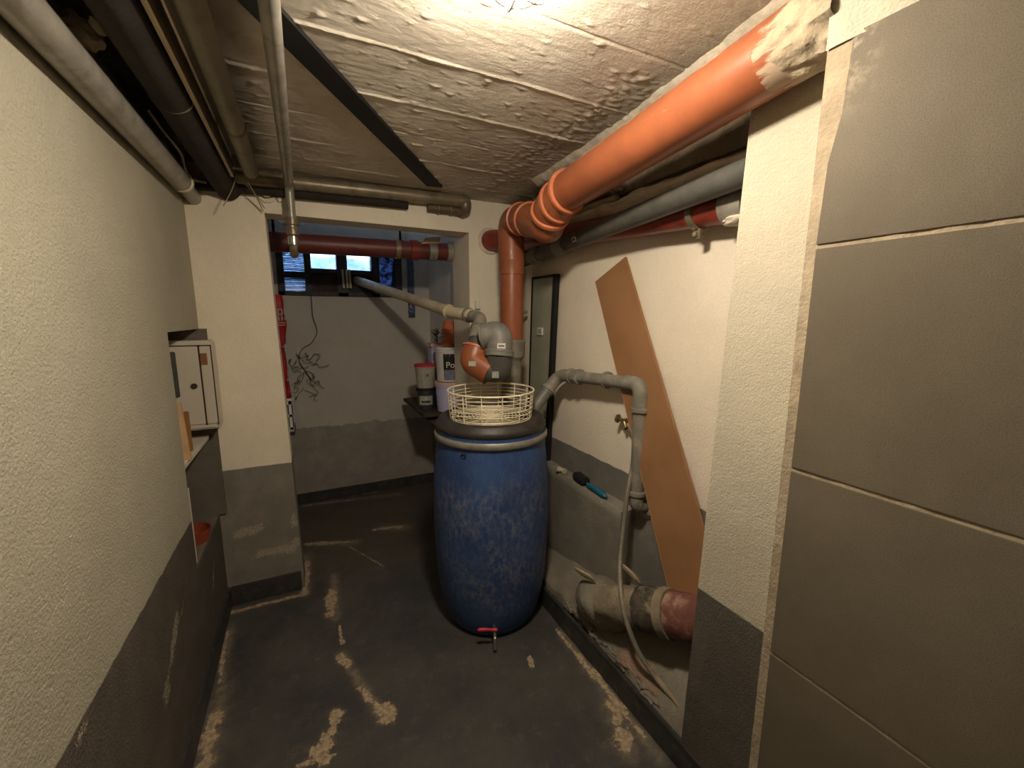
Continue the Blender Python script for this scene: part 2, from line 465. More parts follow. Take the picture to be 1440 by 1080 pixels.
def fillet(pts, rad, n=8):
    """round the corners of a polyline with arcs"""
    pts = [Vector(p) for p in pts]
    rads = rad if isinstance(rad, (list, tuple)) else [rad] * len(pts)
    out = [pts[0]]
    for i in range(1, len(pts) - 1):
        p = pts[i]; a = (pts[i - 1] - p); b = (pts[i + 1] - p)
        la, lb = a.length, b.length
        a.normalize(); b.normalize()
        ang = a.angle(b)
        d = min(rads[i] / math.tan(ang / 2), la * 0.49, lb * 0.49)
        p0 = p + a * d; p1 = p + b * d
        for k in range(n + 1):
            t = k / n
            out.append((p0 * (1 - t) + p * t) * (1 - t) + (p * (1 - t) + p1 * t) * t)
    out.append(pts[-1])
    return out
def lerp(a, b, t): return Vector(a) * (1 - t) + Vector(b) * t
def subdiv(a, b, n): return [lerp(a, b, i / n) for i in range(n + 1)]
def catmull(pts, n=8):
    pts = [Vector(p) for p in pts]
    P = [pts[0] * 2 - pts[1]] + pts + [pts[-1] * 2 - pts[-2]]
    out = []
    for i in range(1, len(P) - 2):
        p0, p1, p2, p3 = P[i - 1:i + 3]
        for k in range(n):
            t = k / n
            out.append(0.5 * (2 * p1 + (p2 - p0) * t + (2 * p0 - 5 * p1 + 4 * p2 - p3) * t * t + (3 * p1 - p0 - 3 * p2 + p3) * t ** 3))
    out.append(pts[-1])
    return out

def caps_attr(caps, wild=1.0):
    """flaking mask: ragged patches along the capsules (a, b, radius)"""
    caps = [(Vector(a), Vector(b), r) for a, b, r in caps]
    def f(p):
        best = 0.0
        for n_, (a, b, r) in enumerate(caps):
            if (p - a).length > (b - a).length + r * 5: continue
            q = p + Vector((noise.noise(p * 19 + Vector((n_, 0, 0))), noise.noise(p * 19 + Vector((0, n_, 5))), 0)) * r * 0.9 * wild
            ab = b - a; L = ab.length_squared
            t = 0 if L < 1e-9 else max(0, min(1, (q - a).dot(ab) / L))
            rr = r * (1.08 + 1.1 * noise.noise(Vector((t * ab.length * 16, n_ * 3.1, 2))))
            d = (q - (a + ab * t)).length
            if d < rr * 3: best = max(best, 1.0 - 0.5 * d / rr)
        return best + 0.28 * best * noise.noise(p * 45)
    return ('peel', f)
nopeel = ('peel', lambda p: 0.0)

# ------------------------------------------------------------------ structure
XL, XR, YB, ZC = -0.445, 1.28, 2.43, 2.185
Y0 = -1.5
FLOOR_PEEL = [
    ((0.039, 2.334, 0.000), (0.022, 2.141, 0.000), 0.022), ((0.061, 2.022, 0.000), (0.064, 1.895, 0.000), 0.007),
    ((0.046, 1.812, 0.000), (0.076, 1.754, 0.000), 0.016), ((0.107, 1.616, 0.000), (0.132, 1.553, -0.000), 0.010), ((0.140, 1.532, 0.000), (0.186, 1.433, -0.000), 0.022),
    ((0.015, 1.527, 0.000), (-0.009, 1.461, 0.000), 0.016), ((-0.029, 1.442, 0.000), (-0.046, 1.356, 0.000), 0.028), ((-0.115, 1.383, 0.000), (-0.005, 1.370, 0.000), 0.012),
    ((-0.406, 1.717, 0.000), (-0.404, 1.520, 0.000), 0.020), ((-0.434, 2.264, 0.000), (-0.414, 1.895, 0.000), 0.005),
    ((-0.442, 2.368, 0.000), (-0.106, 2.365, 0.000), 0.008), ((-0.079, 2.696, 0.000), (-0.095, 2.366, 0.000), 0.013),
    ((0.348, 2.928, 0.000), (0.541, 2.891, 0.000), 0.012), ((-0.085, 2.928, 0.000), (0.173, 2.832, 0.000), 0.011),
    ((0.168, 2.775, 0.000), (0.341, 2.441, 0.000), 0.004), ((-0.107, 3.566, 0.000), (0.291, 3.520, 0.000), 0.006),
    ((1.003, 1.534, 0.000), (1.005, 1.342, 0.000), 0.008), ((1.005, 1.342, 0.000), (1.012, 1.176, 0.000), 0.016),
    ((1.012, 1.176, 0.000), (1.007, 0.948, -0.000), 0.007), ((0.987, 1.093, 0.000), (0.972, 1.034, 0.000), 0.028), ((0.939, 0.996, -0.000), (0.922, 0.953, 0.000), 0.026),
    ((0.805, 1.440, 0.000), (0.792, 1.390, 0.000), 0.008), ((0.133, 3.627, 0.000), (0.533, 3.595, 0.000), 0.006),
]
def dust_f(p):
    v = 0.0
    for a, b, rr in DUST:
        a, b = Vector(a), Vector(b); ab = b - a
        t = max(0, min(1, (p - a).dot(ab) / ab.length_squared))
        d = (p - (a + ab * t)).length
        v = max(v, math.exp(-(d / rr) ** 2))
    return v
DUST = [((-0.418, 2.257, 0.000), (-0.399, 1.746, 0.000), 0.020), ((-0.398, 1.849, 0.000), (-0.394, 1.514, 0.000), 0.038), ((-0.432, 2.364, -0.000), (-0.088, 2.370, 0.000), 0.018), ((-0.078, 2.783, 0.000), (-0.088, 2.363, 0.000), 0.028),
        ((1.015, 1.503, 0.000), (0.997, 0.870, 0.000), 0.026), ((-0.043, 2.907, 0.000), (0.216, 2.811, 0.000), 0.035), ((-0.082, 3.582, 0.000), (0.630, 3.465, 0.000), 0.035), ((0.062, 2.467, 0.000), (0.039, 2.088, -0.000), 0.03),
        ((0.422, 2.926, 0.000), (0.560, 2.858, 0.000), 0.04), ((0.053, 1.831, 0.000), (0.173, 1.433, 0.000), 0.02), ((0.986, 1.100, 0.000), (0.923, 0.947, 0.000), 0.045)]
fl = MB(); fl.grid((-0.8, Y0, 0), (2.3, 0, 0), (0, 5.3, 0), 190, 430,
                   lambda p: 0.0025 * noise.noise(Vector((p.x * 5, p.y * 5, 0))), (0, 0, 1))
fl.box((-0.8, Y0, -0.12), (1.5, 3.8, -0.01))
struct(fl.build('floor', M['floor'], attr=caps_attr(FLOOR_PEEL) + ('dust', dust_f)))

JOINTS = [-0.35, -0.1, 0.16, 0.42, 0.685, 0.945, 1.213, 1.475, 1.70, 1.95, 2.21]
def ceil_disp(p):
    d = 0.0
    k = sum(1 for j in JOINTS if p.y > j)
    d += 0.0022 * math.sin(k * 12.9898)
    for i, j in enumerate(JOINTS):
        jj = j + 0.0035 * noise.noise(Vector((p.x * 3, i * 5.1, 0)))
        e = abs(p.y - jj)
        if e < 0.02:
            w = noise.noise(Vector((p.x * 6, i * 3.7, 2))) + 0.35
            h = (0.006 if i % 3 != 2 else -0.005) * max(0.1, min(1, w * 1.6))
            d -= h * math.exp(-(e / 0.0032) ** 2)
    d += 0.0016 * noise.noise(Vector((p.x * 4, p.y * 9, 1))) + 0.0010 * noise.noise(Vector((p.x * 24, p.y * 50, 4)))
    c = noise.noise(Vector((p.x * 31, p.y * 40, 9)))
    if c > 0.42: d -= (c - 0.42) * 0.012
    # rough patch of slumped concrete near the orange pipe
    q = max(0.0, 1 - abs(p.x - 0.93) / 0.14)
    if q > 0 and p.y > 1.0:
        d -= q * 0.009 * max(0, noise.noise(Vector((p.x * 45, p.y * 45, 6))) - 0.05)
    return d
ce = MB(); ce.grid((-0.46, Y0, ZC), (1.86, 0, 0), (0, 1.85, 0), 90, 260, ceil_disp, (0, 0, 1))
ce.grid((-0.46, Y0 + 1.85, ZC), (1.86, 0, 0), (0, 2.12, 0), 190, 520, ceil_disp, (0, 0, 1))
ce.box((-0.8, Y0, ZC + 0.03), (1.5, 3.8, ZC + 0.15))
struct(ce.build('ceiling', M['ceiling'], angle=180))

def slab(mb, lo, hi, axis, side, cell=0.03, disp=None):
    """solid wall block whose visible face (axis, side) is a fine grid"""
    lo, hi = Vector(lo), Vector(hi)
    inner_lo, inner_hi = lo.copy(), hi.copy()
    ax = 'xyz'.index(axis)
    p0 = lo.copy(); p0[ax] = (lo if side < 0 else hi)[ax]
    others = [i for i in range(3) if i != ax]
    u = Vector((0, 0, 0)); u[others[0]] = hi[others[0]] - lo[others[0]]
    v = Vector((0, 0, 0)); v[others[1]] = hi[others[1]] - lo[others[1]]
    n = Vector((0, 0, 0)); n[ax] = side
    mb.grid(p0, u, v, max(1, int(u.length / cell)), max(1, int(v.length / cell)), disp, n)
    if side < 0: inner_lo[ax] += 0.004
    else: inner_hi[ax] -= 0.004
    mb.box(inner_lo, inner_hi)

wob = lambda p: 0.002 * noise.noise(p * 3.0)
LW_PEEL = [((-0.445, 1.630, 0.507), (-0.445, 1.447, 0.374), 0.022), ((-0.445, 1.753, 0.521), (-0.445, 1.661, 0.473), 0.012),
           ((-0.445, 1.015, 0.696), (-0.445, 0.981, 0.683), 0.012), ((-0.445, 2.216, 0.372), (-0.445, 2.091, 0.272), 0.010)]
lw = MB()
slab(lw, (-0.78, Y0, 0), (XL, 1.925, 2.2), 'x', 1, 0.03, wob)
slab(lw, (-0.78, 1.925, 1.443), (XL, YB, 2.2), 'x', 1, 0.03, wob)
slab(lw, (-0.78, 1.925, 0), (XL, YB, 0.50), 'x', 1, 0.03, wob)
struct(lw.build('wall_left', M['left'], attr=caps_attr(LW_PEEL)))
nb = MB(); nb.box((-0.82, 1.9, 0.45), (-0.76, YB, 1.5)); nb.box((-0.76, 1.925, 0.49), (XL - 0.002, YB, 0.515))
nb.box((-0.76, YB - 0.012, 0.515), (-0.413, YB, 1.443))
struct(nb.build('wall_niche', M['niche'], attr=caps_attr([((-0.5, YB - 0.012, 0.60), (-0.43, YB - 0.012, 0.60), 0.012)])))

COL_PEEL = [((-0.376, 2.430, 0.384), (-0.280, 2.430, 0.401), 0.025), ((-0.282, 2.430, 0.256), (-0.141, 2.430, 0.252), 0.022), ((-0.121, 2.430, 0.434), (-0.104, 2.430, 0.285), 0.012)]
cb = MB(); slab(cb, (-0.78, YB, 0), (-0.115, 2.60, 2.2), 'y', -1, 0.025, wob)
for v in cb.v:
    if v.x > -0.2: v.x += 0.025 - 0.022 * v.z * (v.x + 0.2) / 0.085
struct(cb.build('wall_back_left', M['column'], attr=caps_attr(COL_PEEL)))
lt = MB(); slab(lt, (-0.150, YB, 1.995), (0.915, 2.575, 2.2), 'y', -1, 0.03, wob)
struct(lt.build('wall_back_lintel', M['backwhite'], attr=nopeel))
rb = MB(); slab(rb, (0.915, YB, 0), (1.45, 2.74, 2.2), 'y', -1, 0.03, wob)
struct(rb.build('wall_back_right', M['backwhite'], attr=nopeel))
# alcove
ab = MB()
slab(ab, (-0.6, 3.62, 0), (1.1, 3.74, 1.668), 'y', -1, 0.03, lambda p: 0.006 * noise.noise(p * 4))
ab.box((-0.6, 3.62, 1.655), (-0.142, 3.74, 2.2)); ab.box((0.752, 3.62, 1.655), (1.1, 3.74, 2.2)); ab.box((-0.16, 3.62, 2.012), (0.77, 3.74, 2.2))
ALC_PEEL = [((0.1, 3.62, 1.30), (0.5, 3.62, 1.28), 0.03), ((0.62, 3.62, 1.42), (0.7, 3.62, 1.30), 0.02)]
struct(ab.build('wall_alcove_back', M['alcove'], attr=caps_attr(ALC_PEEL)))
ar = MB(); slab(ar, (0.99, 2.74, 0), (1.1, 3.62, 2.2), 'x', -1, 0.04, wob)
struct(ar.build('wall_alcove_right', M['alcoveside'], attr=nopeel))
al = MB(); slab(al, (-0.6, 2.60, 0), (-0.45, 3.62, 2.2), 'x', 1, 0.05, wob)
struct(al.build('wall_alcove_left', M['alcoveside'], attr=nopeel))

rw = MB(); slab(rw, (XR, 0.6, 0), (1.45, YB, 2.2), 'x', -1, 0.03, wob)
struct(rw.build('wall_right', M['right'], attr=nopeel))
pw = MB(); slab(pw, (1.03, 0.36, 0), (1.45, 0.785, 2.2), 'x', -1, 0.02, lambda p: 0.0015 * noise.noise(p * 8))
for v in pw.v:
    if v.y > 0.7: v.y = 0.812 - 0.031 * v.z
struct(pw.build('wall_pillar', M['pillar'], attr=nopeel))

# tiled wall: block with mortar edge and raised tiles
XT, YT = 0.88, 0.484
tw = MB()
tw.cur = 0
slab(tw, (XT, Y0, 0), (1.45, YT + 0.016, 1.985), 'x', -1, 0.02, lambda p: 0.002 * noise.noise(p * 30))
tw.cur = 2
slab(tw, (XT - 0.004, Y0, 1.975), (1.45, YT + 0.016, 2.2), 'x', -1, 0.015, lambda p: 0.004 * noise.noise(p * 22))
tw.cur = 1
rows = [(0.0, 0.345), (0.353, 0.767), (0.775, 1.190), (1.199, 1.629), (1.638, 1.982)]
for z0, z1 in rows:
    y1 = YT - 0.004; ys = y1
    while ys > Y0:
        ye = max(Y0, ys - 0.62)
        if z0 > 1.6 and ys == y1:  # cut tile at the top corner
            q = [(XT, ys - 0.022, z1), (XT, ys - 0.018, z0 + 0.22), (XT, ys - 0.004, z0 + 0.14), (XT, ys, z0), (XT, ye, z0), (XT, ye, z1 - 0.01)]
            tw.quadprism(q, (-0.003, 0, 0))
        else:
            tw.box((XT - 0.003, ye, z0), (XT + 0.004, ys, z1), None, 0.001)
        ys = ye - 0.006
struct(tw.build('wall_tiled', [M['mortar'], M['tile'], M['tilewhite']], smooth=False, attr=nopeel))
bw = MB(); bw.box((-0.8, Y0 - 0.1, 0), (1.5, Y0, 2.2))
struct(bw.build('wall_rear', M['left'], attr=nopeel))

# skirtings
def skirt(name, lo, hi):
    b = MB(); b.box(lo, hi, None, 0.003); struct(b.build(name, M['black_paint']))
skirt('baseboard_left', (XL - 0.004, Y0, 0), (XL + 0.012, YB, 0.105))
skirt('baseboard_pier', (XL + 0.012, YB - 0.012, 0), (-0.105, YB + 0.004, 0.105))
skirt('baseboard_alcove', (-0.45, 3.605, 0), (0.99, 3.624, 0.085))
skirt('baseboard_jamb', (0.903, YB - 0.006, 0), (1.02, 2.74, 0.105))

sk = MB(); sk.grid((1.03, 0.60, 0), (0, 1.83, 0), (0, 0, 0.108), 120, 6, lambda p: 0.003 * noise.noise(p * 14), (-1, 0, 0))
for i in range(60):
    ya = 0.60 + 1.83 * i / 60; yb = ya + 1.83 / 60
    za = 0.104 + 0.010 * noise.noise(Vector((ya * 9, 0, 0))); zb = 0.104 + 0.010 * noise.noise(Vector((yb * 9, 0, 0)))
    sk.add([(1.028, ya, 0.095), (1.028, yb, 0.095), (1.028, yb, zb), (1.028, ya, za), (1.046, ya, 0.05), (1.046, yb, 0.05), (1.046, yb, zb), (1.046, ya, za)],
           [(0, 1, 2, 3), (3, 2, 6, 7), (4, 7, 6, 5)])
struct(sk.build('baseboard_right', M['black_paint']))

# concrete ledge along right wall
lg = MB()
ledge_d = lambda p: 0.004 * noise.noise(p * 6)
lg.grid((1.20, 1.335, 0.03), (0, YB - 1.335, 0), (0, 0, 0.622), 70, 30, lambda p: -0.012 * max(0, (p.z - 0.635) / 0.017), (-1, 0, 0))
lg.grid((1.212, 1.335, 0.652), (0.09, 0, 0), (0, YB - 1.335, 0), 6, 60, ledge_d, (0, 0, 1))
lg.grid((1.20, 1.335, 0.03), (0.10, 0, 0), (0, 0, 0.622), 8, 20, lambda p: 0.004 * noise.noise(p * 9), (0, -1, 0))
struct(lg.build('trim_1', M['ledge'], attr=nopeel))
# sloping screed between ledge and skirting
def slope_pt(y, s):
    zb = 0.16 + max(0, (2.0 - y)) * 0.20
    if y < 1.36: zb = 0.288 + (1.36 - y) * 0.10
    xt = 1.205 if y > 1.36 else 1.285
    xb = 1.048
    x = xb + (xt - xb) * s
    prof = s ** 0.8
    z = 0.10 + (zb - 0.10) * prof + 0.010 * noise.noise(Vector((x * 9, y * 9, 3)))
    z += 0.022 * math.exp(-((s - 0.12) / 0.12) ** 2) * (noise.noise(Vector((0, y * 11, 0))) + 0.2)
    # gap where the screed has come away from the skirting
    if s < 0.05 and 1.30 < y < 1.80: z -= 0.05; x += 0.018 + 0.008 * noise.noise(Vector((0, y * 30, 4)))
    return (x, y, z)
sl = MB(); NY, NS = 130, 26
vs = [slope_pt(0.70 + 1.73 * i / NY, j / NS) for i in range(NY + 1) for j in range(NS + 1)]
fs = [(i * (NS + 1) + j, i * (NS + 1) + j + 1, (i + 1) * (NS + 1) + j + 1, (i + 1) * (NS + 1) + j) for i in range(NY) for j in range(NS)]
sl.add(vs, fs)
sl.box((1.05, 0.70, 0.0), (1.27, YB, 0.02))
for k_, yy in enumerate((0.98, 1.03, 1.09, 1.13, 1.19, 1.24, 1.30, 1.36, 1.43, 1.50)):
    sl.blob((1.064 + 0.006 * (k_ % 3), yy, 0.118 + 0.006 * (k_ % 2)), 0.020, 0.045, 0.016, 0.8, 2.2, k_, 3)
SL_PEEL = [((1.075, 1.114, 0.158), (1.075, 0.995, 0.165), 0.040), ((1.060, 1.247, 0.175), (1.060, 1.136, 0.179), 0.014)]
struct(sl.build('trim_2', M['slope'], angle=60, attr=caps_attr(SL_PEEL)))

# plaster bedding on the ceiling beside the orange pipe
pb = MB()
BEDX = ((0.50, 0.945), (0.674, 0.965), (0.91, 0.999), (1.307, 1.045), (1.96, 1.066), (2.2, 1.07))
def bed(y, t):
    for (ya, xa), (yb, xb) in zip(BEDX, BEDX[1:]):
        if ya <= y <= yb: x0 = xa + (xb - xa) * (y - ya) / (yb - ya)
    x0 += 0.012 * noise.noise(Vector((y * 7, 1, 0)))
    x = x0 + t * 0.13
    z = ZC + 0.004 - 0.030 * math.sin(min(1, t * 2.2) * PI * 0.5) + 0.004 * noise.noise(Vector((x * 30, y * 26, 5)))
    return (x, y, z)
n1, n2 = 110, 14
pb.add([bed(0.53 + 1.43 * i / n1, j / n2) for i in range(n1 + 1) for j in range(n2 + 1)],
       [(i * (n2 + 1) + j, i * (n2 + 1) + j + 1, (i + 1) * (n2 + 1) + j + 1, (i + 1) * (n2 + 1) + j) for i in range(n1) for j in range(n2)])
struct(pb.build('trim_3', M['strip_plaster'], angle=60))
# cornice of mortar along the top of the right wall
pc = MB()
def corn(y, t):
    x = XR + 0.005 - 0.05 * math.sin(t * PI) - 0.012 * noise.noise(Vector((y * 12, t * 4, 2)))
    return (x, y, 2.03 - 0.09 * t + 0.010 * noise.noise(Vector((y * 9, 0, 8))))
n1, n2 = 90, 12
pc.add([corn(0.79 + 1.63 * i / n1, j / n2) for i in range(n1 + 1) for j in range(n2 + 1)],
       [(i * (n2 + 1) + j, i * (n2 + 1) + j + 1, (i + 1) * (n2 + 1) + j + 1, (i + 1) * (n2 + 1) + j) for i in range(n1) for j in range(n2)])
struct(pc.build('trim_4', M['strip_plaster'], angle=60))
cb2 = MB(); slab(cb2, (1.245, 0.785, 2.02), (1.30, YB, 2.2), 'x', -1, 0.015, lambda p: 0.012 * noise.noise(p * 11) + 0.008 * noise.noise(p * 31))
struct(cb2.build('trim_7', M['raw_concrete'], angle=70))

# ------------------------------------------------------------------ window
win = MB(); YW = 3.60
fx0, fx1, fz0, fz1 = -0.15, 0.76, 1.66, 2.02
for lo, hi in (((fx0, YW, fz0), (fx1, 3.70, fz0 + 0.030)), ((fx0, YW, fz1 - 0.03), (fx1, 3.70, fz1)),
               ((fx0, YW, fz0), (-0.105, 3.70, fz1)), ((0.705, YW, fz0), (fx1, 3.70, fz1)),
               ((0.033, YW - 0.01, fz0), (0.08, 3.70, fz1)), ((0.26, YW, fz0), (0.337, 3.70, fz1)), ((0.519, YW, fz0), (0.58, 3.70, fz1)),
               ((-0.11, YW + 0.01, 1.790), (0.04, 3.69, 1.835)), ((0.07, YW + 0.01, 1.835), (0.53, 3.69, 1.866))):
    win.box(lo, hi, None, 0.003)
w1 = struct(win.build('window_1', M['frame_dark']))
for nm, lo, hi, mt in (('window_pane', (0.080, 3.645, 1.866), (0.260, 3.65, 1.99), 'glass'), ('window_pane', (0.337, 3.645, 1.866), (0.519, 3.65, 1.99), 'glass'),
                       ('lower_panel', (0.080, 3.63, 1.69), (0.260, 3.65, 1.835), 'wood_dark'), ('lower_panel', (0.337, 3.63, 1.69), (0.519, 3.65, 1.835), 'wood_dark')):
    b = MB(); b.box(lo, hi); b.build(nm, M[mt], w1)
for nm, xa, xb, za, zb, mt, amp in (('corrugated_sheet', -0.105, 0.033, 1.69, 1.99, 'film', 0.006), ('blue_sheet', 0.58, 0.705, 1.69, 1.99, 'film_dark', 0.009)):
    b = MB()
    def wv(p, k=mt):
        if k == 'film': return amp * math.sin(p.z * 2 * PI / 0.026 + 3 * noise.noise(p * 6))
        return amp * noise.noise(p * 26) * 2
    b.grid((xa, 3.64, za), (xb - xa, 0, 0), (0, 0, zb - za), 20, 90, wv, (0, -1, 0))
    b.grid((xa, 3.642, za), (xb - xa, 0, 0), (0, 0, zb - za), 20, 90, wv, (0, -1, 0))
    b.build(nm, M[mt], w1)
# light well outside
lwell = MB(); lwell.grid((-0.7, 4.25, 1.2), (2.0, 0, 0), (0, 0.1, 0.85), 60, 40, lambda p: 0.09 * noise.noise(p * 9), (0, -1, 0))
lwell.box((-0.7, 3.76, 1.2), (1.3, 4.3, 1.3))
struct(lwell.build('wall_light_well', M['stone_soil']))

#@@PART2@@
# ------------------------------------------------------------------ ceiling lamp
lc = Vector((0.388, 0.769, 2.130)); lc.z = ZC - 0.012
lamp = thing('bulkhead_lamp', 'lit ceiling lamp with white wire cage, fixed to the concrete ceiling', 'lamp', lc)
b = MB(); b.lathe([(0.001, 0.02), (0.095, 0.02), (0.098, -0.012), (0.088, -0.016), (0.001, -0.016)], lc, (0, 0, 1), 40); b.build('base', M['white_plastic'], lamp)
b = MB(); b.lathe([(0.070, -0.016), (0.072, -0.03), (0.066, -0.05), (0.045, -0.068), (0.001, -0.074)], lc, (0, 0, 1), 36); b.build('glass_dome', M['lampglass'], lamp)
b = MB(); b.ring(lc + Vector((0, 0, -0.03)), (0, 0, 1), 0.092, 0.0035); b.ring(lc + Vector((0, 0, -0.085)), (0, 0, 1), 0.045, 0.003)
for k in range(6):
    a = k * PI / 3 + 0.3
    d = Vector((math.cos(a), math.sin(a), 0))
    b.tube(catmull([lc + d * 0.094 + Vector((0, 0, -0.014)), lc + d * 0.094 + Vector((0, 0, -0.04)), lc + d * 0.078 + Vector((0, 0, -0.068)), lc + d * 0.045 + Vector((0, 0, -0.086)), lc + d * 0.004 + Vector((0, 0, -0.089))], 5), 0.0028, 8)
b.build('wire_cage', M['white_plastic'], lamp)

# ------------------------------------------------------------------ big orange drain pipe
od = thing('drain_pipe', 'thick orange plastic drain pipe under the ceiling, bending down behind the blue drum', 'pipe', (1.03, 2.09, 0))
nearp, farp = Vector((0.947, 0.49, 2.070)), Vector((0.956, 1.455, 1.984))
SMEAR0 = nearp.copy()
def smear(p):
    d = p.y - SMEAR0.y
    top = (p - lerp(nearp, farp, d / (farp.y - nearp.y))).z
    side = (p - lerp(nearp, farp, d / (farp.y - nearp.y))).x
    v = 0.0
    if d < 0.16: v = 1.0 - max(0, d - 0.05) / 0.11 * (0.55 if side < 0 and top < 0.03 else 0.9)
    if top > 0.035: v = max(v, (top - 0.03) / 0.045)
    return v
R1 = 0.0735
b = MB(); b.tube(subdiv(nearp, farp, 110), R1, 48); b.build('pipe', M['orange'], od, attr=('smear', smear))
nosmear = ('smear', lambda p: 0.0)
Q1, Q2, Q3, Q4 = Vector((0.955, 1.562, 1.947)), Vector((0.980, 1.642, 1.900)), Vector((1.012, 1.901, 1.981)), Vector((1.042, 2.129, 2.015))
V0, V1 = Vector((1.038, 2.105, 1.80)), Vector((1.030, 2.088, 1.345))
path = fillet([farp, Q1, Q2], 0.07, 10)
b = MB(); b.tube(path[:-1] + [Q2], R1 + 0.003, 40); b.build('elbow', M['orange'], od, attr=nosmear)
b = MB(); b.blob(Q2, R1 + 0.006, R1 + 0.006, R1 + 0.004, 0, 1, 0, 4)
b.tube(fillet([Q2, Q3, lerp(Q3, Q4, 0.3)], 0.05, 8), R1, 40); b.build('elbow', M['orange'], od, attr=nosmear)
b = MB(); b.tube(fillet([lerp(Q3, Q4, 0.25), Q4, V0], 0.09, 12), 0.0705, 40); b.build('elbow', M['orange'], od, attr=nosmear)
def collar(name, c, axis, R, r, mt, parent, w=0.012):
    axis = Vector(axis).normalized()
    bb = MB()
    bb.lathe([(R - 0.004, -w), (R + r, -w * 0.7), (R + r * 1.15, 0), (R + r, w * 0.7), (R - 0.004, w)], c, axis, 44)
    return bb.build(name, mt, parent)
d1 = (Q1 - farp).normalized()
collar('socket_rim', lerp(farp, nearp, 0.005), farp - nearp, R1 + 0.003, 0.008, M['orange_edge'], od)
collar('socket_rim', lerp(farp, Q1, 0.62), lerp(farp - nearp, Q1 - farp, 0.5).normalized(), R1 + 0.003, 0.008, M['orange_edge'], od)
collar('socket_rim', lerp(Q1, Q2, 0.30), Q2 - Q1, R1 + 0.004, 0.008, M['orange_edge'], od)
collar('socket_rim', lerp(Q2, Q3, 0.80), Q3 - Q2, R1, 0.007, M['orange_edge'], od, 0.010)
collar('socket_rim', lerp(Q3, Q4, 0.28), Q4 - Q3, R1, 0.007, M['orange_edge'], od, 0.010)
b = MB(); b.tube(subdiv(V0, V1, 30), 0.0635, 44); b.build('downpipe', M['orange'], od, attr=nosmear)
b = MB(); b.lathe([(0.0635, -0.02), (0.0685, -0.018), (0.0685, 0.045), (0.0705, 0.05), (0.0705, 0.06), (0.066, 0.062)], lerp(V0, V1, 0.12) , V0 - V1, 44); b.build('socket', M['orange'], od, attr=nosmear)
b = MB(); b.lathe([(0.064, 0.035), (0.076, 0.033), (0.078, 0.02), (0.074, 0.012), (0.074, -0.06), (0.060, -0.075), (0.056, -0.09), (0.056, -1.345)], V1, (0, 0, 1), 40); b.build('grey_coupling', M['greyp_dusty'], od)
# pale clip on the wall beside it
b = MB(); b.box((0.945, 2.405, 1.55), (0.975, 2.43, 1.60), None, 0.003)
tag(b.build('pipe_clip', M['white_plastic']), 'small white clip on the wall left of the orange downpipe', 'clip')

# mortar around the end of the orange pipe
b = MB(); na, nl = 40, 14
def daub(i, k):
    a = -1.9 + 2.9 * i / na; t = k / nl
    y = 0.492 + (0.125 + 0.035 * noise.noise(Vector((a * 2.5, 0, 1)))) * t
    edge = math.sin(PI * i / na) ** 0.4 * (1 - t ** 3)
    rr = R1 - 0.004 + 0.020 * edge * (0.8 + 0.7 * noise.noise(Vector((a * 4, y * 30, 3)))) + 0.006 * noise.noise(Vector((a * 9, y * 60, 7))) * edge
    c = lerp(nearp, farp, (y - nearp.y) / (farp.y - nearp.y))
    return c + Vector((-math.cos(a) * rr, 0, math.sin(a) * rr))
b.add([daub(i, k) for i in range(na + 1) for k in range(nl + 1)], [(i * (nl + 1) + k, i * (nl + 1) + k + 1, (i + 1) * (nl + 1) + k + 1, (i + 1) * (nl + 1) + k) for i in range(na) for k in range(nl)])
struct(b.build('trim_5', M['mortar']))

# red stub through the back wall
b = MB(); b.tube([(1.051, 2.420, 1.961), (1.061, 2.445, 1.966)], 0.075, 32); b.build
stub = thing('pipe_sleeve', 'dark red pipe end entering a round plastered hole left of the orange downpipe', 'pipe', (1.050, 2.420, 1.953))
c0 = Vector((1.051, 2.400, 1.958))
b = MB(); b.tube([c0 + Vector((0.0, 0.06, 0)), c0, c0 + Vector((0.10, -0.10, 0.0))], [0.062, 0.060, 0.058], 32); b.build('pipe', M['redp'], stub)
b = MB(); b.ring(c0 + Vector((0, 0.028, 0)), (0, 1, 0), 0.068, 0.012, 40, 8); b.build('plaster_ring', M['strip_plaster'], stub)

# ------------------------------------------------------------------ pipes along the right wall
rp = thing('cast_pipe', 'dark red pipe high on the right wall behind the long grey pipe', 'pipe', (1.20, 2.0, 1.9))
ra, rbv = Vector((1.195, 2.36, 1.935)), Vector((1.205, 0.815, 1.836))
b = MB(); b.tube(subdiv(ra, rbv, 20), 0.052, 32); b.build('pipe', M['redp'], rp)
for t in (0.30, 0.86):
    c = lerp(ra, rbv, t)
    b = MB(); b.lathe([(0.053, -0.012), (0.060, -0.011), (0.060, 0.011), (0.053, 0.012)], c, rbv - ra, 32)
    b.box(c + Vector((-0.008, -0.012, -0.085)), c + Vector((0.008, 0.012, -0.056)), None, 0.002)
    b.tube([c + Vector((-0.020, 0, -0.074)), c + Vector((0.016, 0, -0.074))], 0.008, 10); b.build('pipe_clamp', M['black'] if t < 0.5 else M['steel_brown'], rp)
b = MB(); b.lathe([(0.053, -0.04), (0.061, -0.038), (0.061, 0.038), (0.053, 0.04)], lerp(ra, rbv, 0.955), rbv - ra, 32); b.build('sleeve', M['steel'], rp)
b = MB(); b.blob(lerp(ra, rbv, 0.965) + Vector((-0.02, 0, -0.05)), 0.030, 0.05, 0.016, 0.3, 2, 3); b.build('mortar', M['strip_plaster'], rp)

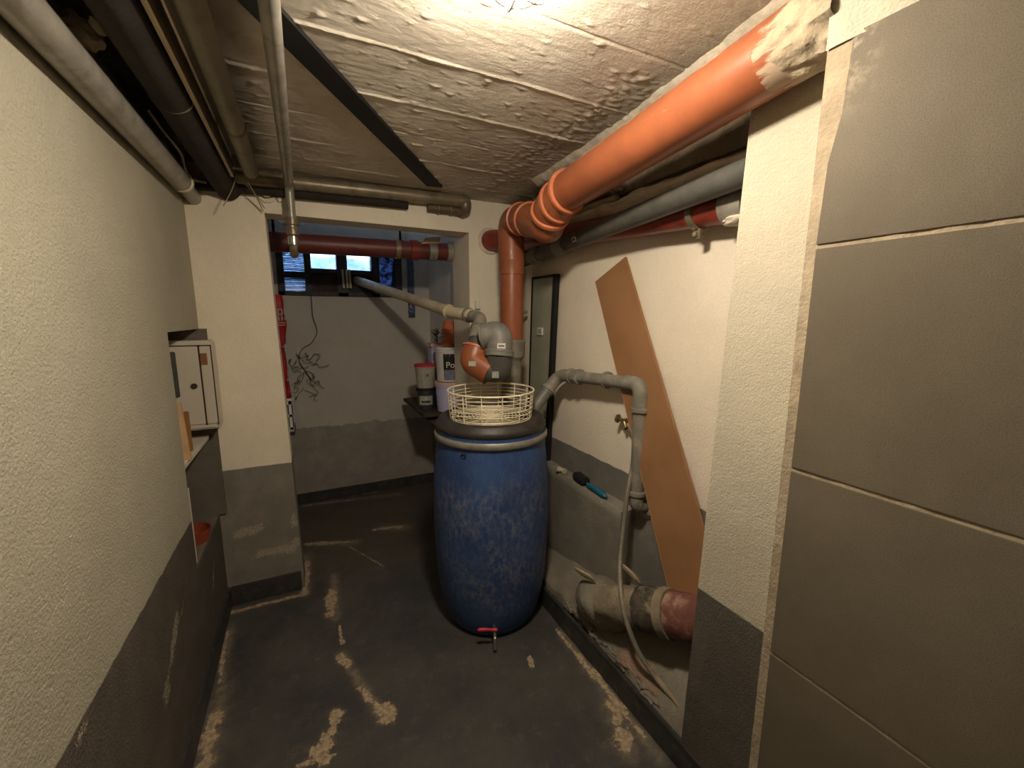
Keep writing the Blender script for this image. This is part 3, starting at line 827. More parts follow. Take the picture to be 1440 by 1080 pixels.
gp = thing('waste_pipe', 'long straight grey waste pipe sloping along the top of the right wall', 'pipe', (1.10, 1.6, 1.88))
ga, gb = Vector((1.235, 2.42, 1.848)), Vector((1.085, 0.60, 1.90))
ga = Vector((1.200, 2.259, 1.835)); gb = Vector((1.100, 0.778, 1.891))
b = MB(); b.tube(subdiv(ga, gb, 24), 0.037, 32); b.build('pipe', M['greyp_dark'], gp)  # darker grey here carries the orange pipe's shadow in its colour
for t in (0.10, 0.30):
    b = MB(); b.lathe([(0.037, -0.045), (0.042, -0.043), (0.043, 0.028), (0.047, 0.034), (0.047, 0.046), (0.037, 0.048)], lerp(ga, gb, t), gb - ga, 32); b.build('socket', M['greyp_dusty'], gp)
c = lerp(ga, gb, 0.42); ax = (gb - ga).normalized(); nn = Vector((-1, 0, -0.25)); nn = (nn - ax * nn.dot(ax)).normalized(); up = ax.cross(nn)
b = MB(); b.obox(c + nn * 0.0372, ax, up, nn, 0.016, 0.011, 0.0008); b.build('sticker', M['white_plastic'], gp)
b = MB(); b.obox(c + nn * 0.0382, ax, up, nn, 0.009, 0.006, 0.0008); b.build('print', M['greyp_dark'], gp)

hp = thing('steel_pipe', 'thin grimy steel pipe with a union under the orange pipe, above the red pipe', 'pipe', (1.20, 1.9, 2.03))
ha, hb = Vector((1.19, 2.25, 2.035)), Vector((1.215, 1.45, 2.045))
b = MB(); b.tube([ha, hb], 0.016, 16); b.build('pipe', M['steel_brown'], hp)
for t in (0.45, 0.97):
    b = MB(); b.lathe([(0.016, -0.03), (0.024, -0.028), (0.024, -0.006), (0.020, -0.004), (0.020, 0.004), (0.025, 0.006), (0.025, 0.028), (0.016, 0.03)], lerp(ha, hb, t), hb - ha, 12); b.build('union', M['steel'], hp)
b = MB(); b.tube([(1.235, 2.4, 2.005), (1.245, 1.5, 2.015)], 0.013, 14)
tag(b.build('copper_pipe', M['whitep']), 'pale thin pipe just below the grimy steel pipe on the right wall', 'pipe')

# grey standpipe in the corner
sp = thing('standpipe', 'dark grey vertical pipe in the corner right of the orange downpipe', 'pipe', (1.19, 2.33, 0.65))
q = Vector((1.165, 2.335, 0))
b = MB(); b.lathe([(0.001, 1.80), (0.020, 1.795), (0.036, 1.75), (0.044, 1.70), (0.044, 1.66), (0.034, 1.655), (0.034, 0.65)], q, (0, 0, 1), 28); b.build('pipe', M['greyp_dark'], sp)
b = MB(); b.ring(q + Vector((0, 0, 1.585)), (0, 0, 1), 0.036, 0.009, 28, 8); b.box(q + Vector((-0.01, -0.055, 1.52)), q + Vector((0.07, -0.035, 1.545)), None, 0.004); b.build('clamp', M['steel'], sp)

# sage panel standing on the ledge
pn = thing('trim_panel', 'tall narrow grey green panel with black edge standing in the right corner', 'panel', (1.255, 2.15, 0.655))
TL, TR, BR_, BL_ = Vector((1.250, 2.242, 1.729)), Vector((1.250, 2.015, 1.727)), Vector((1.250, 2.075, 0.656)), Vector((1.250, 2.285, 0.656))
b = MB(); b.quadprism([TL, TR, BR_, BL_], (0.018, 0, 0)); b.build('board', M['sage'], pn)
b = MB(); b.quadprism([TR + Vector((-0.004, 0, 0.008)), TR + Vector((-0.004, -0.030, 0.006)), BR_ + Vector((-0.004, -0.030, 0)), BR_ + Vector((-0.004, 0, 0))], (0.026, 0, 0))
b.quadprism([TL + Vector((-0.004, 0.012, 0.010)), TR + Vector((-0.004, -0.030, 0.008)), TR + Vector((-0.004, -0.030, -0.006)), TL + Vector((-0.004, 0.012, -0.006))], (0.024, 0, 0))
b.quadprism([TL + Vector((-0.004, 0.014, 0)), TL + Vector((-0.004, 0.002, 0)), BL_ + Vector((-0.004, 0.002, 0)), BL_ + Vector((-0.004, 0.014, 0))], (0.024, 0, 0)); b.build('edge_strip', M['black'], pn)
c = Vector((1.245, 2.141, 1.420))
b = MB(); b.box(c - Vector((0.006, 0.028, 0.022)), c + Vector((0.004, 0.028, 0.022)), None, 0.002); b.build('tag', M['white_plastic'], pn)
b = MB(); b.box(c - Vector((0.0075, 0.018, 0.014)), c + Vector((0.0, 0.018, 0.014)), None, 0.001); b.build('tag_print', M['sage'], pn)

# ------------------------------------------------------------------ leaning hardboard
hbd = None
def hbx(zv): return 1.178 + (zv - 0.44) * 0.0655
def on_board(u):  # keep the board plane at X = hbx(Z)
    return Vector((hbx(u[2]), u[1], u[2]))
TLb, TRb = on_board((1.258, 1.652, 1.670)), on_board((1.264, 1.457, 1.760))
BLb, BRb = on_board((1.176, 1.037, 0.485)), on_board((1.178, 0.905, 0.750))
BRx = TRb + (BRb - TRb) * 1.20
b = MB(); b.quadprism([TLb, TRb, BRx, BLb], (0.010, 0, -0.0006)); o = b.build('hardboard_panel', [M['hardboard']], smooth=False)
tag(o, 'brown hardboard strip leaning against the right wall behind the grey bent pipe', 'board')
e = (BLb - TLb).normalized()
b = MB(); b.quadprism([TLb + Vector((0.0005, 0.0035, 0)), TLb + Vector((0.0005, 0.0, 0)), BLb + Vector((0.0005, 0.0, 0)), BLb + Vector((0.0005, 0.0035, 0))], (0.009, 0, 0))
b.build('cut_edge', M['hardboard_edge'], o, smooth=False)

# ------------------------------------------------------------------ overflow pipe from drum to wall
ov = thing('overflow_pipe', 'bent grey waste pipe running from the drum rim along the right wall and down', 'pipe', (1.22, 1.28, 0.74))
A0, A1, A2, A3, A4 = Vector((1.017, 1.839, 1.010)), Vector((1.190, 1.846, 1.202)), Vector((1.222, 1.512, 1.219)), Vector((1.222, 1.276, 1.230)), Vector((1.222, 1.234, 0.707))
A4 = Vector((1.222, A3.y - 0.008, A4.z))
RO = 0.0285
b = MB(); b.tube([A0, lerp(A0, A1, 0.62)], RO, 24); b.build('inlet_pipe', M['greyp'], ov)
b = MB(); b.tube(fillet([lerp(A0, A1, 0.55), A1, lerp(A1, A2, 0.5)], 0.09, 10), RO + 0.004, 24); b.build('elbow', M['greyp_dusty'], ov)
b = MB(); b.tube([lerp(A1, A2, 0.3), lerp(A2, A3, 0.85)], RO, 24); b.build('pipe', M['greyp_dusty'], ov)
b = MB(); b.tube(fillet([lerp(A2, A3, 0.62), A3, lerp(A3, A4, 0.2)], 0.05, 12), RO + 0.004, 24); b.build('elbow', M['greyp_dusty'], ov)
b = MB(); b.tube([lerp(A3, A4, 0.1), lerp(A3, A4, 0.96)], RO + 0.001, 24); b.build('downpipe', M['greyp_dusty'], ov)
b = MB(); b.tube(fillet([lerp(A3, A4, 0.88), A4, A4 + Vector((0.07, 0, -0.01))], 0.035, 10), RO + 0.003, 24); b.build('elbow', M['greyp_dusty'], ov)
for c, ax in ((lerp(A0, A1, 0.62), A1 - A0), (lerp(A1, A2, 0.30), A2 - A1), (lerp(A1, A2, 0.48), A2 - A1), (lerp(A2, A3, 0.08), A3 - A2), (lerp(A3, A4, 0.20), A4 - A3), (lerp(A3, A4, 0.885), A4 - A3)):
    collar('socket_rim', c, ax, RO + 0.003, 0.007, M['greyp_dusty'], ov, 0.011)
b = MB(); b.blob(A4 + Vector((0.055, 0, -0.012)), 0.02, 0.045, 0.05, 0.3, 3, 2); b.build('mortar_collar', M['mortar'], ov)

# ------------------------------------------------------------------ wall tap and metal hose
hz = thing('hose', 'thin braided metal hose hanging from a small wall valve down to the floor ledge', 'hose', (1.250, 1.389, 1.049))
pts = [Vector(p) for p in ((1.245, 1.369, 1.038), (1.235, 1.320, 1.004), (1.210, 1.289, 0.897), (1.180, 1.278, 0.780), (1.160, 1.272, 0.627), (1.120, 1.239, 0.492), (1.050, 1.150, 0.440), (1.030, 1.093, 0.363), (1.045, 1.037, 0.264), (1.075, 0.979, 0.194), (1.090, 0.913, 0.164))]
b = MB(); b.tube(catmull(pts, 8), 0.0095, 12); b.build('hose_tube', M['hose'], hz)
c = Vector((1.255, 1.395, 1.050))
b = MB(); b.tube([c + Vector((0.03, 0, 0)), c + Vector((-0.02, 0, 0))], 0.009, 14); b.tube([c + Vector((-0.012, 0, 0)), c + Vector((-0.012, -0.02, -0.03)), pts[0]], [0.009, 0.011, 0.009], 14)
b.lathe([(0.001, 0.02), (0.018, 0.018), (0.020, 0.008), (0.008, 0.0), (0.008, -0.02)], c + Vector((-0.014, 0.02, 0.002)), (-0.3, 0.9, 0.1), 18); b.build('valve', M['brass'], hz)
b = MB(); b.tube([pts[-2] + Vector((0.004, 0.03, 0.012)), pts[-1] + Vector((0, 0, 0.004)), pts[-1] + Vector((0.0, -0.07, -0.02))], [0.006, 0.009, 0.003], 10); b.build('frayed_end', M['string'], hz)

# ------------------------------------------------------------------ brush and fitting on the ledge
br = thing('hand_brush', 'black bristled hand brush with teal handle lying on the grey ledge', 'brush', (1.281, 1.699, 0.656))
h0, h1, h2 = Vector((1.247, 1.742, 0.678)), Vector((1.225, 1.599, 0.676)), Vector((1.222, 1.463, 0.668))
dh = (h1 - h0); dh.z = 0; dh.normalize(); sd = Vector((-dh.y, dh.x, 0))
b = MB(); b.obox(lerp(h0, h1, 0.35) + Vector((0, 0, -0.002)), dh, sd, (0, 0, 1), 0.055, 0.026, 0.018, 0.008); b.build('bristles', M['bristle'], br)
b = MB(); b.tube(catmull([lerp(h0, h1, 0.8) + Vector((0, 0, -0.004)), h1 + Vector((0, 0, -0.004)), lerp(h1, h2, 0.4), lerp(h1, h2, 0.8), h2], 5), [0.006, 0.008, 0.009, 0.011, 0.012, 0.012, 0.012, 0.013, 0.014, 0.014, 0.015, 0.016, 0.016, 0.016, 0.016, 0.016, 0.015, 0.013, 0.011, 0.009, 0.006], 14); b.build('handle', M['blue_brush'], br)
ft = Vector((1.225, 1.852, 0.668))
b = MB(); b.tube([ft + Vector((0, 0.03, 0.0)), ft + Vector((0, -0.03, 0.0))], 0.012, 14); b.tube([ft, ft + Vector((-0.03, 0.006, 0.004))], 0.010, 12); b.ring(ft + Vector((0, -0.026, 0)), (0, 1, 0), 0.012, 0.005, 20, 8)
tag(b.build('pipe_fitting', M['whitep']), 'small pale plastic fitting lying on the grey ledge beside the brush', 'fitting')

# ------------------------------------------------------------------ fat old pipe at the foot of the wall
fp = thing('soil_pipe', 'fat concrete coated soil pipe with red clay end low on the right', 'pipe', (1.14, 1.1, 0.3))
f0, f1 = Vector((1.115, 1.40, 0.270)), Vector((1.185, 0.70, 0.415))
f0 = Vector((1.068, 1.229, 0.331)); f1 = Vector((1.162, 0.910, 0.452)); fd = f1 - f0
f0b = f0 + fd * -0.10; f1b = f0 + fd * 1.35
def wobble_tube(a, bb, r0, r1, n, amp, seed):
    m_ = MB(); pts_ = subdiv(a, bb, n); m_.tube(pts_, [r0 + (r1 - r0) * i / n for i in range(n + 1)], 36)
    for v in m_.v: v += Vector((noise.noise(v * 16 + Vector((seed, 0, 0))), noise.noise(v * 16 + Vector((0, seed, 9))), noise.noise(v * 16 + Vector((5, 5, seed))))) * amp
    return m_
wobble_tube(f0b, f0 + fd * 0.50, 0.072, 0.076, 16, 0.006, 1).build('coated_pipe', M['concrete_pipe'], fp)
wobble_tube(f0 + fd * 0.44, f0 + fd * 0.74, 0.084, 0.085, 10, 0.006, 2).build('joint', M['tar'], fp)
wobble_tube(f0 + fd * 0.70, f0 + fd * 0.80, 0.088, 0.088, 6, 0.003, 4).build('rim', M['concrete_pipe'], fp)
wobble_tube(f0 + fd * 0.78, f1b, 0.080, 0.080, 12, 0.003, 3).build('clay_pipe', M['clay'], fp)
b = MB(); b.blob(f0 + fd * -0.22 + Vector((0.075, 0.03, -0.060)), 0.115, 0.15, 0.095, 0.10, 1.6, 5, 4); struct(b.build('trim_6', M['slope'], attr=nopeel))
for (u, lab, ax, sz) in ((Vector((1.048, 1.382, 0.369)), 'flat grey rubble sliver left of the hose, on the soil pipe', (0.5, -0.8, -0.35), (0.055, 0.018, 0.012)), (Vector((1.129, 1.178, 0.467)), 'pale broken mortar shard standing right of the hose by the soil pipe', (0.2, -0.55, -0.6), (0.06, 0.02, 0.010))):
    axv = Vector(ax).normalized()
    b = MB(); b.tube([u + axv * sz[0] * t for t in (-1, -0.7, -0.2, 0.3, 0.8, 1.0)], [0.006, 0.014, 0.019, 0.017, 0.010, 0.003], 8)
    for v in b.v:
        d_ = v - u; k_ = d_.dot(Vector((0.75, 0.35, 0.55)).normalized()); v -= Vector((0.75, 0.35, 0.55)).normalized() * k_ * 0.5
        v += Vector((noise.noise(v * 40), noise.noise(v * 40 + Vector((3, 0, 0))), noise.noise(v * 40 + Vector((0, 7, 0))))) * 0.007
    tag(b.build('mortar_shard', M['rubble']), lab, 'rubble')

# ------------------------------------------------------------------ blue drum
DC = Vector((0.785, 1.815, 0))
dr = thing('drum', 'tall scuffed blue plastic drum with grey clamp ring standing on the floor', 'barrel', DC)
prof = [(0.001, 0.001), (0.185, 0.001), (0.208, 0.010), (0.226, 0.035), (0.242, 0.08), (0.258, 0.15), (0.272, 0.25), (0.281, 0.38), (0.2845, 0.50), (0.284, 0.62), (0.279, 0.74), (0.270, 0.85), (0.262, 0.905), (0.258, 0.925), (0.258, 0.985), (0.250, 0.99), (0.244, 0.985), (0.244, 0.93), (0.250, 0.88), (0.262, 0.75), (0.266, 0.5), (0.23, 0.06), (0.001, 0.04)]
pp = []
for i in range(len(prof) - 1):
    for k in range(3): pp.append((prof[i][0] + (prof[i + 1][0] - prof[i][0]) * k / 3, prof[i][1] + (prof[i + 1][1] - prof[i][1]) * k / 3))
pp.append(prof[-1])
b = MB(); b.lathe(prof, DC, (0, 0, 1), 72); b.build('body', M['drum'], dr, angle=35)
b = MB(); b.lathe([(0.258, 0.940), (0.268, 0.938), (0.273, 0.945), (0.273, 0.962), (0.268, 0.969), (0.258, 0.967)], DC, (0, 0, 1), 72); b.build('clamp_ring', M['clamp'], dr)
b = MB(); b.lathe([(0.205, 0.975), (0.262, 0.987), (0.266, 0.995), (0.264, 1.010), (0.258, 1.016), (0.250, 1.030), (0.236, 1.040), (0.220, 1.038), (0.208, 1.028), (0.150, 1.020), (0.150, 1.008), (0.204, 1.008)], DC, (0, 0, 1), 72, closed=True); b.build('lid_rim', M['rubber'], dr, angle=50)
# thin seam lines / moulding
tdir = Vector((-0.355, -0.935, 0)).normalized(); ts = Vector((tdir.y, -tdir.x, 0))
tp = DC + tdir * 0.236 + Vector((0, 0, 0.068))
tapm = MB(); tapm.tube([tp - tdir * 0.01, tp + tdir * 0.045], 0.009, 16); tapm.lathe([(0.009, -0.008), (0.014, -0.007), (0.014, 0.007), (0.009, 0.008)], tp + tdir * 0.006, tdir, 6)
tapm.tube(fillet([tp + tdir * 0.035, tp + tdir * 0.060, tp + tdir * 0.064 + Vector((0, 0, -0.050))], 0.012, 6), 0.0085, 16)
tapm.tube([tp + tdir * 0.040, tp + tdir * 0.040 + Vector((0, 0, 0.028))], 0.006, 12)
tapo = tapm.build('tap', M['chrome'], dr)
lv = tp + tdir * 0.040 + Vector((0, 0, 0.026))
side = Vector((-0.93, 0.36, 0.0))
b = MB(); b.tube(catmull([lv + side * -0.012, lv + side * 0.01 + Vector((0, 0, 0.002)), lv + side * 0.04 + Vector((0, 0, 0.006)), lv + side * 0.078 + Vector((0, 0, 0.006))], 5), [0.007, 0.008, 0.008, 0.0075, 0.007, 0.007, 0.007, 0.007, 0.007, 0.0075, 0.008, 0.008, 0.0085, 0.0085, 0.008, 0.006], 14); b.build('lever', M['red_lever'], tapo)
b = MB(); b.lathe([(0.008, -0.012), (0.013, -0.010), (0.013, 0.0), (0.009, 0.002)], DC + Vector((-0.205, -0.168, 0.905)), Vector((-0.77, -0.63, 0)), 12); b.build('bung', M['black'], dr)

# ------------------------------------------------------------------ wire basket on the drum
bk = thing('wire_basket', 'round cream wire basket sitting in the top of the blue drum', 'basket', DC + Vector((0, 0, 1.02)))
bz0, bz1, br0, br1 = 1.031, 1.158, 0.196, 0.206
def bkr(zv): return br0 + (br1 - br0) * (zv - bz0) / (bz1 - bz0)
b = MB(); b.ring(DC + Vector((0, 0, bz1)), (0, 0, 1), br1, 0.0042, 72, 8); b.build('rim_wire', M['wire'], bk)
for i, k in enumerate((0.06, 0.24, 0.40, 0.55, 0.69, 0.82)):
    zv = bz0 + (bz1 - bz0) * k
    b = MB(); b.ring(DC + Vector((0, 0, zv)), (0, 0, 1), bkr(zv), 0.0018, 72, 6); b.build('hoop_wire', M['wire'], bk)
for k in range(14):
    a = 2 * PI * (k + 0.5) / 14 + 0.29
    d = Vector((math.cos(a), math.sin(a), 0))
    b = MB(); b.tube([DC + d * br0 + Vector((0, 0, bz0)), DC + d * br1 + Vector((0, 0, bz1))], 0.0024, 8); b.build('upright_wire', M['wire'], bk)
for k in range(11):
    rr = br0 * (k + 1) / 11
    b = MB(); b.ring(DC + Vector((0, 0, bz0)), (0, 0, 1), rr, 0.0019, 64, 6); b.build('base_wire', M['wire'], bk)
for k in range(7):
    a = PI * k / 7 + 0.1; d = Vector((math.cos(a), math.sin(a), 0)) * br0
    b = MB(); b.tube([DC - d + Vector((0, 0, bz0 - 0.003)), DC + d + Vector((0, 0, bz0 - 0.003))], 0.0024, 8); b.build('spoke_wire', M['wire'], bk)

# ------------------------------------------------------------------ rainwater feed: white pipe, grey elbow and trap above the drum
rf = thing('rainwater_feed', 'sloping pale pipe from the window ending in a grey and orange trap above the drum', 'pipe', (0.88, 1.85, 1.28))
W0, W1 = Vector((0.265, 4.142, 1.892)), Vector((0.781, 2.352, 1.525))
W2, W3, W4 = Vector((0.822, 2.148, 1.508)), Vector((0.839, 2.069, 1.490)), Vector((0.775, 1.991, 1.387))
RW = 0.0325
b = MB(); b.tube(subdiv(W0, W1, 20), RW, 28); b.build('pale_pipe', M['whitep'], rf)
b = MB(); b.tube(fillet([lerp(W0, W1, 0.97), W1, W2], 0.12, 8), RW + 0.002, 28); b.build('pale_elbow', plain('cream plastic elbow', S(214, 200, 168), 0.45, 0.06), rf)
collar('socket_rim', lerp(W0, W1, 0.975), W1 - W0, RW + 0.002, 0.007, M['whitep'], rf, 0.012)
b = MB(); b.tube(fillet([lerp(W1, W2, 0.75), W3 + Vector((0.0, 0, 0.004)), W4], 0.055, 12), RW + 0.002, 28); b.build('grey_elbow', M['greyp_dusty'], rf)
collar('socket_rim', lerp(W1, W2, 0.82), W2 - W1, RW + 0.002, 0.006, M['greyp'], rf, 0.010)
collar('socket_rim', lerp(W3, W4, 0.42), W4 - W3, RW + 0.001, 0.007, M['greyp'], rf, 0.010)
T0, T1, T2, T3, T4, T5, T6 = [Vector(p) for p in ((0.779, 1.962, 1.360), (0.741, 1.945, 1.284), (0.812, 1.878, 1.234), (0.847, 1.862, 1.241), (0.843, 1.845, 1.327), (0.856, 1.857, 1.426), (0.788, 1.910, 1.408))]
RT = 0.064
b = MB(); b.tube(fillet([W4, T0, lerp(T0, T1, 0.8)], 0.04, 6), [RW, *[0.046] * 7, 0.055, 0.055][:len(fillet([W4, T0, lerp(T0, T1, 0.8)], 0.04, 6))], 28); b.build('reducer', M['greyp_dark'], rf)
p_or = fillet([lerp(T0, T1, 0.25), T1, T2], 0.055, 10)
b = MB(); b.tube(p_or, RT + 0.004, 36, caps=False); b.tube(p_or, RT - 0.003, 36); b.build('orange_elbow', M['orange'], rf, attr=nosmear)
collar('orange_rim', p_or[0], T0 - T1, RT + 0.003, 0.006, M['orange_edge'], rf, 0.008)
b = MB(); b.tube(fillet([lerp(T1, T2, 0.7), T3, T4], 0.05, 12), RT - 0.001, 36); b.build('lower_elbow', M['greyp_dark'], rf)
p_up = fillet([T4, T5, T6], 0.055, 14)
b = MB(); b.tube(p_up, RT - 0.002, 36, caps=False); b.tube(p_up[::-1], RT - 0.008, 36, caps=False); b.build('upper_elbow', M['greyp'], rf)
b = MB(); b.lathe([(RT - 0.004, 0.02), (RT + 0.006, 0.016), (RT + 0.009, 0.008), (RT + 0.006, 0.0), (RT + 0.008, -0.006), (RT + 0.006, -0.014), (RT - 0.006, -0.016), (RT - 0.012, -0.004)], T4, T5 - T4, 40); b.build('socket_rim', M['greyp'], rf)
collar('socket_rim', p_up[-1], p_up[-1] - p_up[-2], RT - 0.003, 0.005, M['greyp'], rf, 0.008)
vdir = (Vector((0, 0, 1.5)) - T5).normalized()
def sticker(c, nrm, w, h, parent, mt='white_plastic', nm='sticker'):
    nrm = nrm.normalized(); a = Vector((0, 0, 1)).cross(nrm).normalized(); u = nrm.cross(a)
    bb = MB(); bb.obox(c, a, u, nrm, w, h, 0.0008); return bb.build(nm, M[mt], parent)
nrm = (vdir + Vector((0.12, 0, -0.1))).normalized()
sticker(lerp(T4, T5, 0.45) + nrm * (RT + 0.001), nrm, 0.020, 0.013, rf); sticker(lerp(T4, T5, 0.45) + nrm * (RT + 0.002), nrm, 0.014, 0.003, rf, 'greyp_dark', 'print')
nrm = (vdir + Vector((-0.05, 0, -0.2))).normalized()
sticker(lerp(T3, T2, 0.3) + nrm * (RT + 0.001) + Vector((0, 0, 0)), nrm, 0.016, 0.016, rf, 'label_pale')
nrm = (vdir + Vector((-0.35, 0, 0.1))).normalized()
sticker(lerp(T1, T2, 0.25) + nrm * (RT + 0.005), nrm, 0.018, 0.012, rf, 'label_pale')

# ------------------------------------------------------------------ pipes at the left of the ceiling
lp = thing('conduit_pipe', 'grey painted pipe running along the top of the left wall', 'pipe', (-0.4, 1.0, 2.08))
l0, l1 = Vector((-0.405, -1.3, 2.035)), Vector((-0.405, 2.20, 2.038))
b = MB(); b.tube(subdiv(l0, l1, 40), 0.0375, 32); b.build('pipe', M['steel'], lp)
collar('coupling', l1, (0, 1, 0), 0.037, 0.005, M['whitep'], lp, 0.014)
b = MB(); b.tube([l1, (-0.408, 2.44, 2.03)], 0.030, 28); b.build('end_pipe', M['steel'], lp)
tl = thing('lagged_pipe', 'thick sooty black lagged pipe beside the grey pipe on the left ceiling', 'pipe', (-0.29, 1, 2.1))
b = MB(); b.tube(fillet([(-0.285, -1.3, 2.115), (-0.285, 2.30, 2.105), (-0.27, 2.42, 2.08)], 0.1, 6), 0.049, 32)
for v in b.v: v += Vector((noise.noise(v * 9), 0, noise.noise(v * 9 + Vector((4, 0, 0))))) * 0.006
b.build('lagging', M['lag'], tl)
for y in (0.75, 1.55): 
    b = MB(); b.ring((-0.285, y, 2.110), (0, 1, 0), 0.0515, 0.003, 32, 6); b.build('binding_wire', M['steel_brown'], tl)
b = MB(); b.blob((-0.387, 1.307, 2.100), 0.035, 0.05, 0.03, 0.4, 3, 4); b.blob(Vector((-0.343, 1.263, 2.100)), 0.012, 0.03, 0.012, 0.2, 3, 9)
tag(b.build('mortar_lump', M['rubble']), 'pale lump of mortar stuck beside the sooty pipe at the upper left', 'mortar')
la = thing('steel_angle', 'brown steel angle with a bright lower edge under the left ceiling', 'steel bar', (-0.225, 1, 2.1))
b = MB(); b.box((-0.230, -1.3, 2.085), (-0.223, 2.20, 2.178)); b.box((-0.223, -1.3, 2.170), (-0.175, 2.20, 2.178)); b.build('profile', M['galv_brown'], la, smooth=False)
b = MB(); b.box((-0.232, -1.3, 2.079), (-0.222, 2.20, 2.086), None, 0.002); b.build('bright_edge', M['angle_edge'], la)
g2 = thing('ceiling_pipe', 'dusty grey pipe between the brown steel angle and the thin silver pipe', 'pipe', (-0.155, 1, 2.12))
b = MB(); b.tube(subdiv((-0.160, -1.3, 2.128), (-0.160, 2.22, 2.118), 30), 0.030, 28); b.build('pipe', M['galv'], g2)
for y in (0.95, 1.75):
    b = MB(); b.lathe([(0.030, -0.012), (0.034, -0.011), (0.034, 0.011), (0.030, 0.012)], (-0.160, y, 2.123), (0, 1, 0), 28); b.box((-0.168, y - 0.01, 2.15), (-0.152, y + 0.01, 2.19)); b.build('hanger', M['galv_brown'], g2)
sv = thing('riser_pipe', 'thin silver steel pipe crossing the ceiling and dropping in front of the window', 'pipe', (-0.02, 2.36, 1.9))
s0, s1, s2, s3 = Vector((-0.045, -1.3, 2.118)), Vector((-0.018, 2.33, 2.120)), Vector((-0.018, 2.36, 1.925)), Vector((-0.018, 2.36, 1.80))
s0 = Vector((-0.020, -1.3, 2.105))
b = MB(); b.tube(fillet([s0, lerp(s0, s1, 0.5), s1 + Vector((0, 0.03, 0)), s2], 0.05, 10), 0.0205, 24); b.build('pipe', M['steel'], sv)
b = MB(); b.lathe([(0.020, 0.045), (0.030, 0.042), (0.030, 0.012), (0.024, 0.008), (0.024, -0.004), (0.028, -0.008), (0.028, -0.035), (0.020, -0.04)], s2, (0, 0, 1), 16); b.build('coupling', M['steel_brown'], sv)
b = MB(); b.tube(fillet([s2, (-0.018, 2.37, 1.79), (-0.018, 2.70, 1.90)], 0.05, 8), 0.019, 20); b.build('lower_pipe', M['steel_brown'], sv)
b = MB(); b.lathe([(0.020, 0.02), (0.025, 0.019), (0.025, -0.019), (0.020, -0.02)], s2 + Vector((0.001, 0.003, -0.062)), (0, 0, 1), 20); b.build('bright_sleeve', M['chrome'], sv)

st = MB()
L0, R0, R1_, L1 = Vector((-0.059, 1.210, 2.172)), Vector((-0.014, 1.147, 2.172)), Vector((0.702, 2.251, 2.172)), Vector((0.622, 2.264, 2.172))
ext = (R1_ - R0).normalized()
st.quadprism([L0 - ext * 0.25, R0 - ext * 0.25, R1_, L1], (0, 0, 0.012))
tag(st.build('cable_duct', M['black'], smooth=False), 'flat black strip running diagonally across the concrete ceiling', 'strip')

# pipes in front of the lintel
hl = thing('heating_pipe', 'grimy steel pipe along the lintel below the ceiling, turning into the wall', 'pipe', (0.3, 2.38, 2.14))
b = MB(); b.tube(fillet([(-0.33, 2.372, 2.128), (0.3, 2.368, 2.140), (0.845, 2.368, 2.150), (0.872, 2.368, 2.150), (0.874, 2.372, 2.112), (0.874, 2.44, 2.10)], 0.03, 8), 0.034, 28); b.build('pipe', M['steel_brown'], hl)
b = MB(); b.tube([(0.66, 2.395, 2.10), (0.80, 2.395, 2.103), (0.86, 2.40, 2.10)], [0.020, 0.024, 0.026], 20); b.build('lower_branch', M['galv_brown'], hl)
for x_ in (0.72, 0.79):
    b = MB(); b.ring((x_, 2.395, 2.102), (1, 0, 0), 0.024, 0.005, 20, 8); b.build('union', M['steel_brown'], hl)
b = MB(); b.tube([(-0.44, 2.39, 2.075), (-0.20, 2.395, 2.085), (0.55, 2.395, 2.10)], 0.022, 20)
tag(b.build('return_pipe', M['lag']), 'dark thin pipe tucked under the grimy steel pipe along the lintel', 'pipe')
ps = thing('pipe_stub', 'short capped pipe end with white collar on the lintel left of the silver pipe', 'pipe', (-0.117, 2.420, 2.080))
c = Vector((-0.117, 2.420, 2.080))
b = MB(); b.tube([c + Vector((0, 0.02, 0)), c + Vector((0, -0.03, 0))], 0.022, 20); b.build('stub', M['steel_brown'], ps)
b = MB(); b.ring(c + Vector((0, 0.005, 0)), (0, 1, 0), 0.030, 0.011, 28, 8); b.box(c + Vector((0.045, -0.012, -0.03)), c + Vector((0.062, 0.014, 0.036)), None, 0.004); b.build('plaster_collar', M['backwhite'], ps, attr=nopeel)
sc = MB()
k0 = Vector((-0.218, 2.280, 2.112))
for p in (((-0.128, 2.380, 2.005),), ((-0.282, 2.300, 1.979),), ((-0.172, 2.300, 2.076), (-0.136, 2.400, 1.996)), ((-0.268, 2.250, 2.164), (-0.288, 2.220, 2.174))):
    pl = [k0] + [Vector(q_) for q_ in p]
    if len(pl) == 2: pl.insert(1, lerp(pl[0], pl[1], 0.5) + Vector((0.006, 0, 0.002)))
    sc.tube(catmull(pl, 6), 0.0022, 6)
tag(sc.build('loose_string', M['string']), 'frayed ends of string dangling from the pipes above the white pier', 'string')
b = MB(); b.tube(catmull([(-0.386, 1.739, 2.130), (-0.382, 1.884, 2.120), (-0.372, 2.052, 2.110), (-0.389, 2.185, 2.090), (-0.391, 2.313, 2.085), (-0.340, 2.340, 2.085)], 6), 0.010, 12)
tag(b.build('conduit_cable', M['steel_brown']), 'thin bent conduit between the grey pipe and the sooty pipe, upper left', 'conduit')

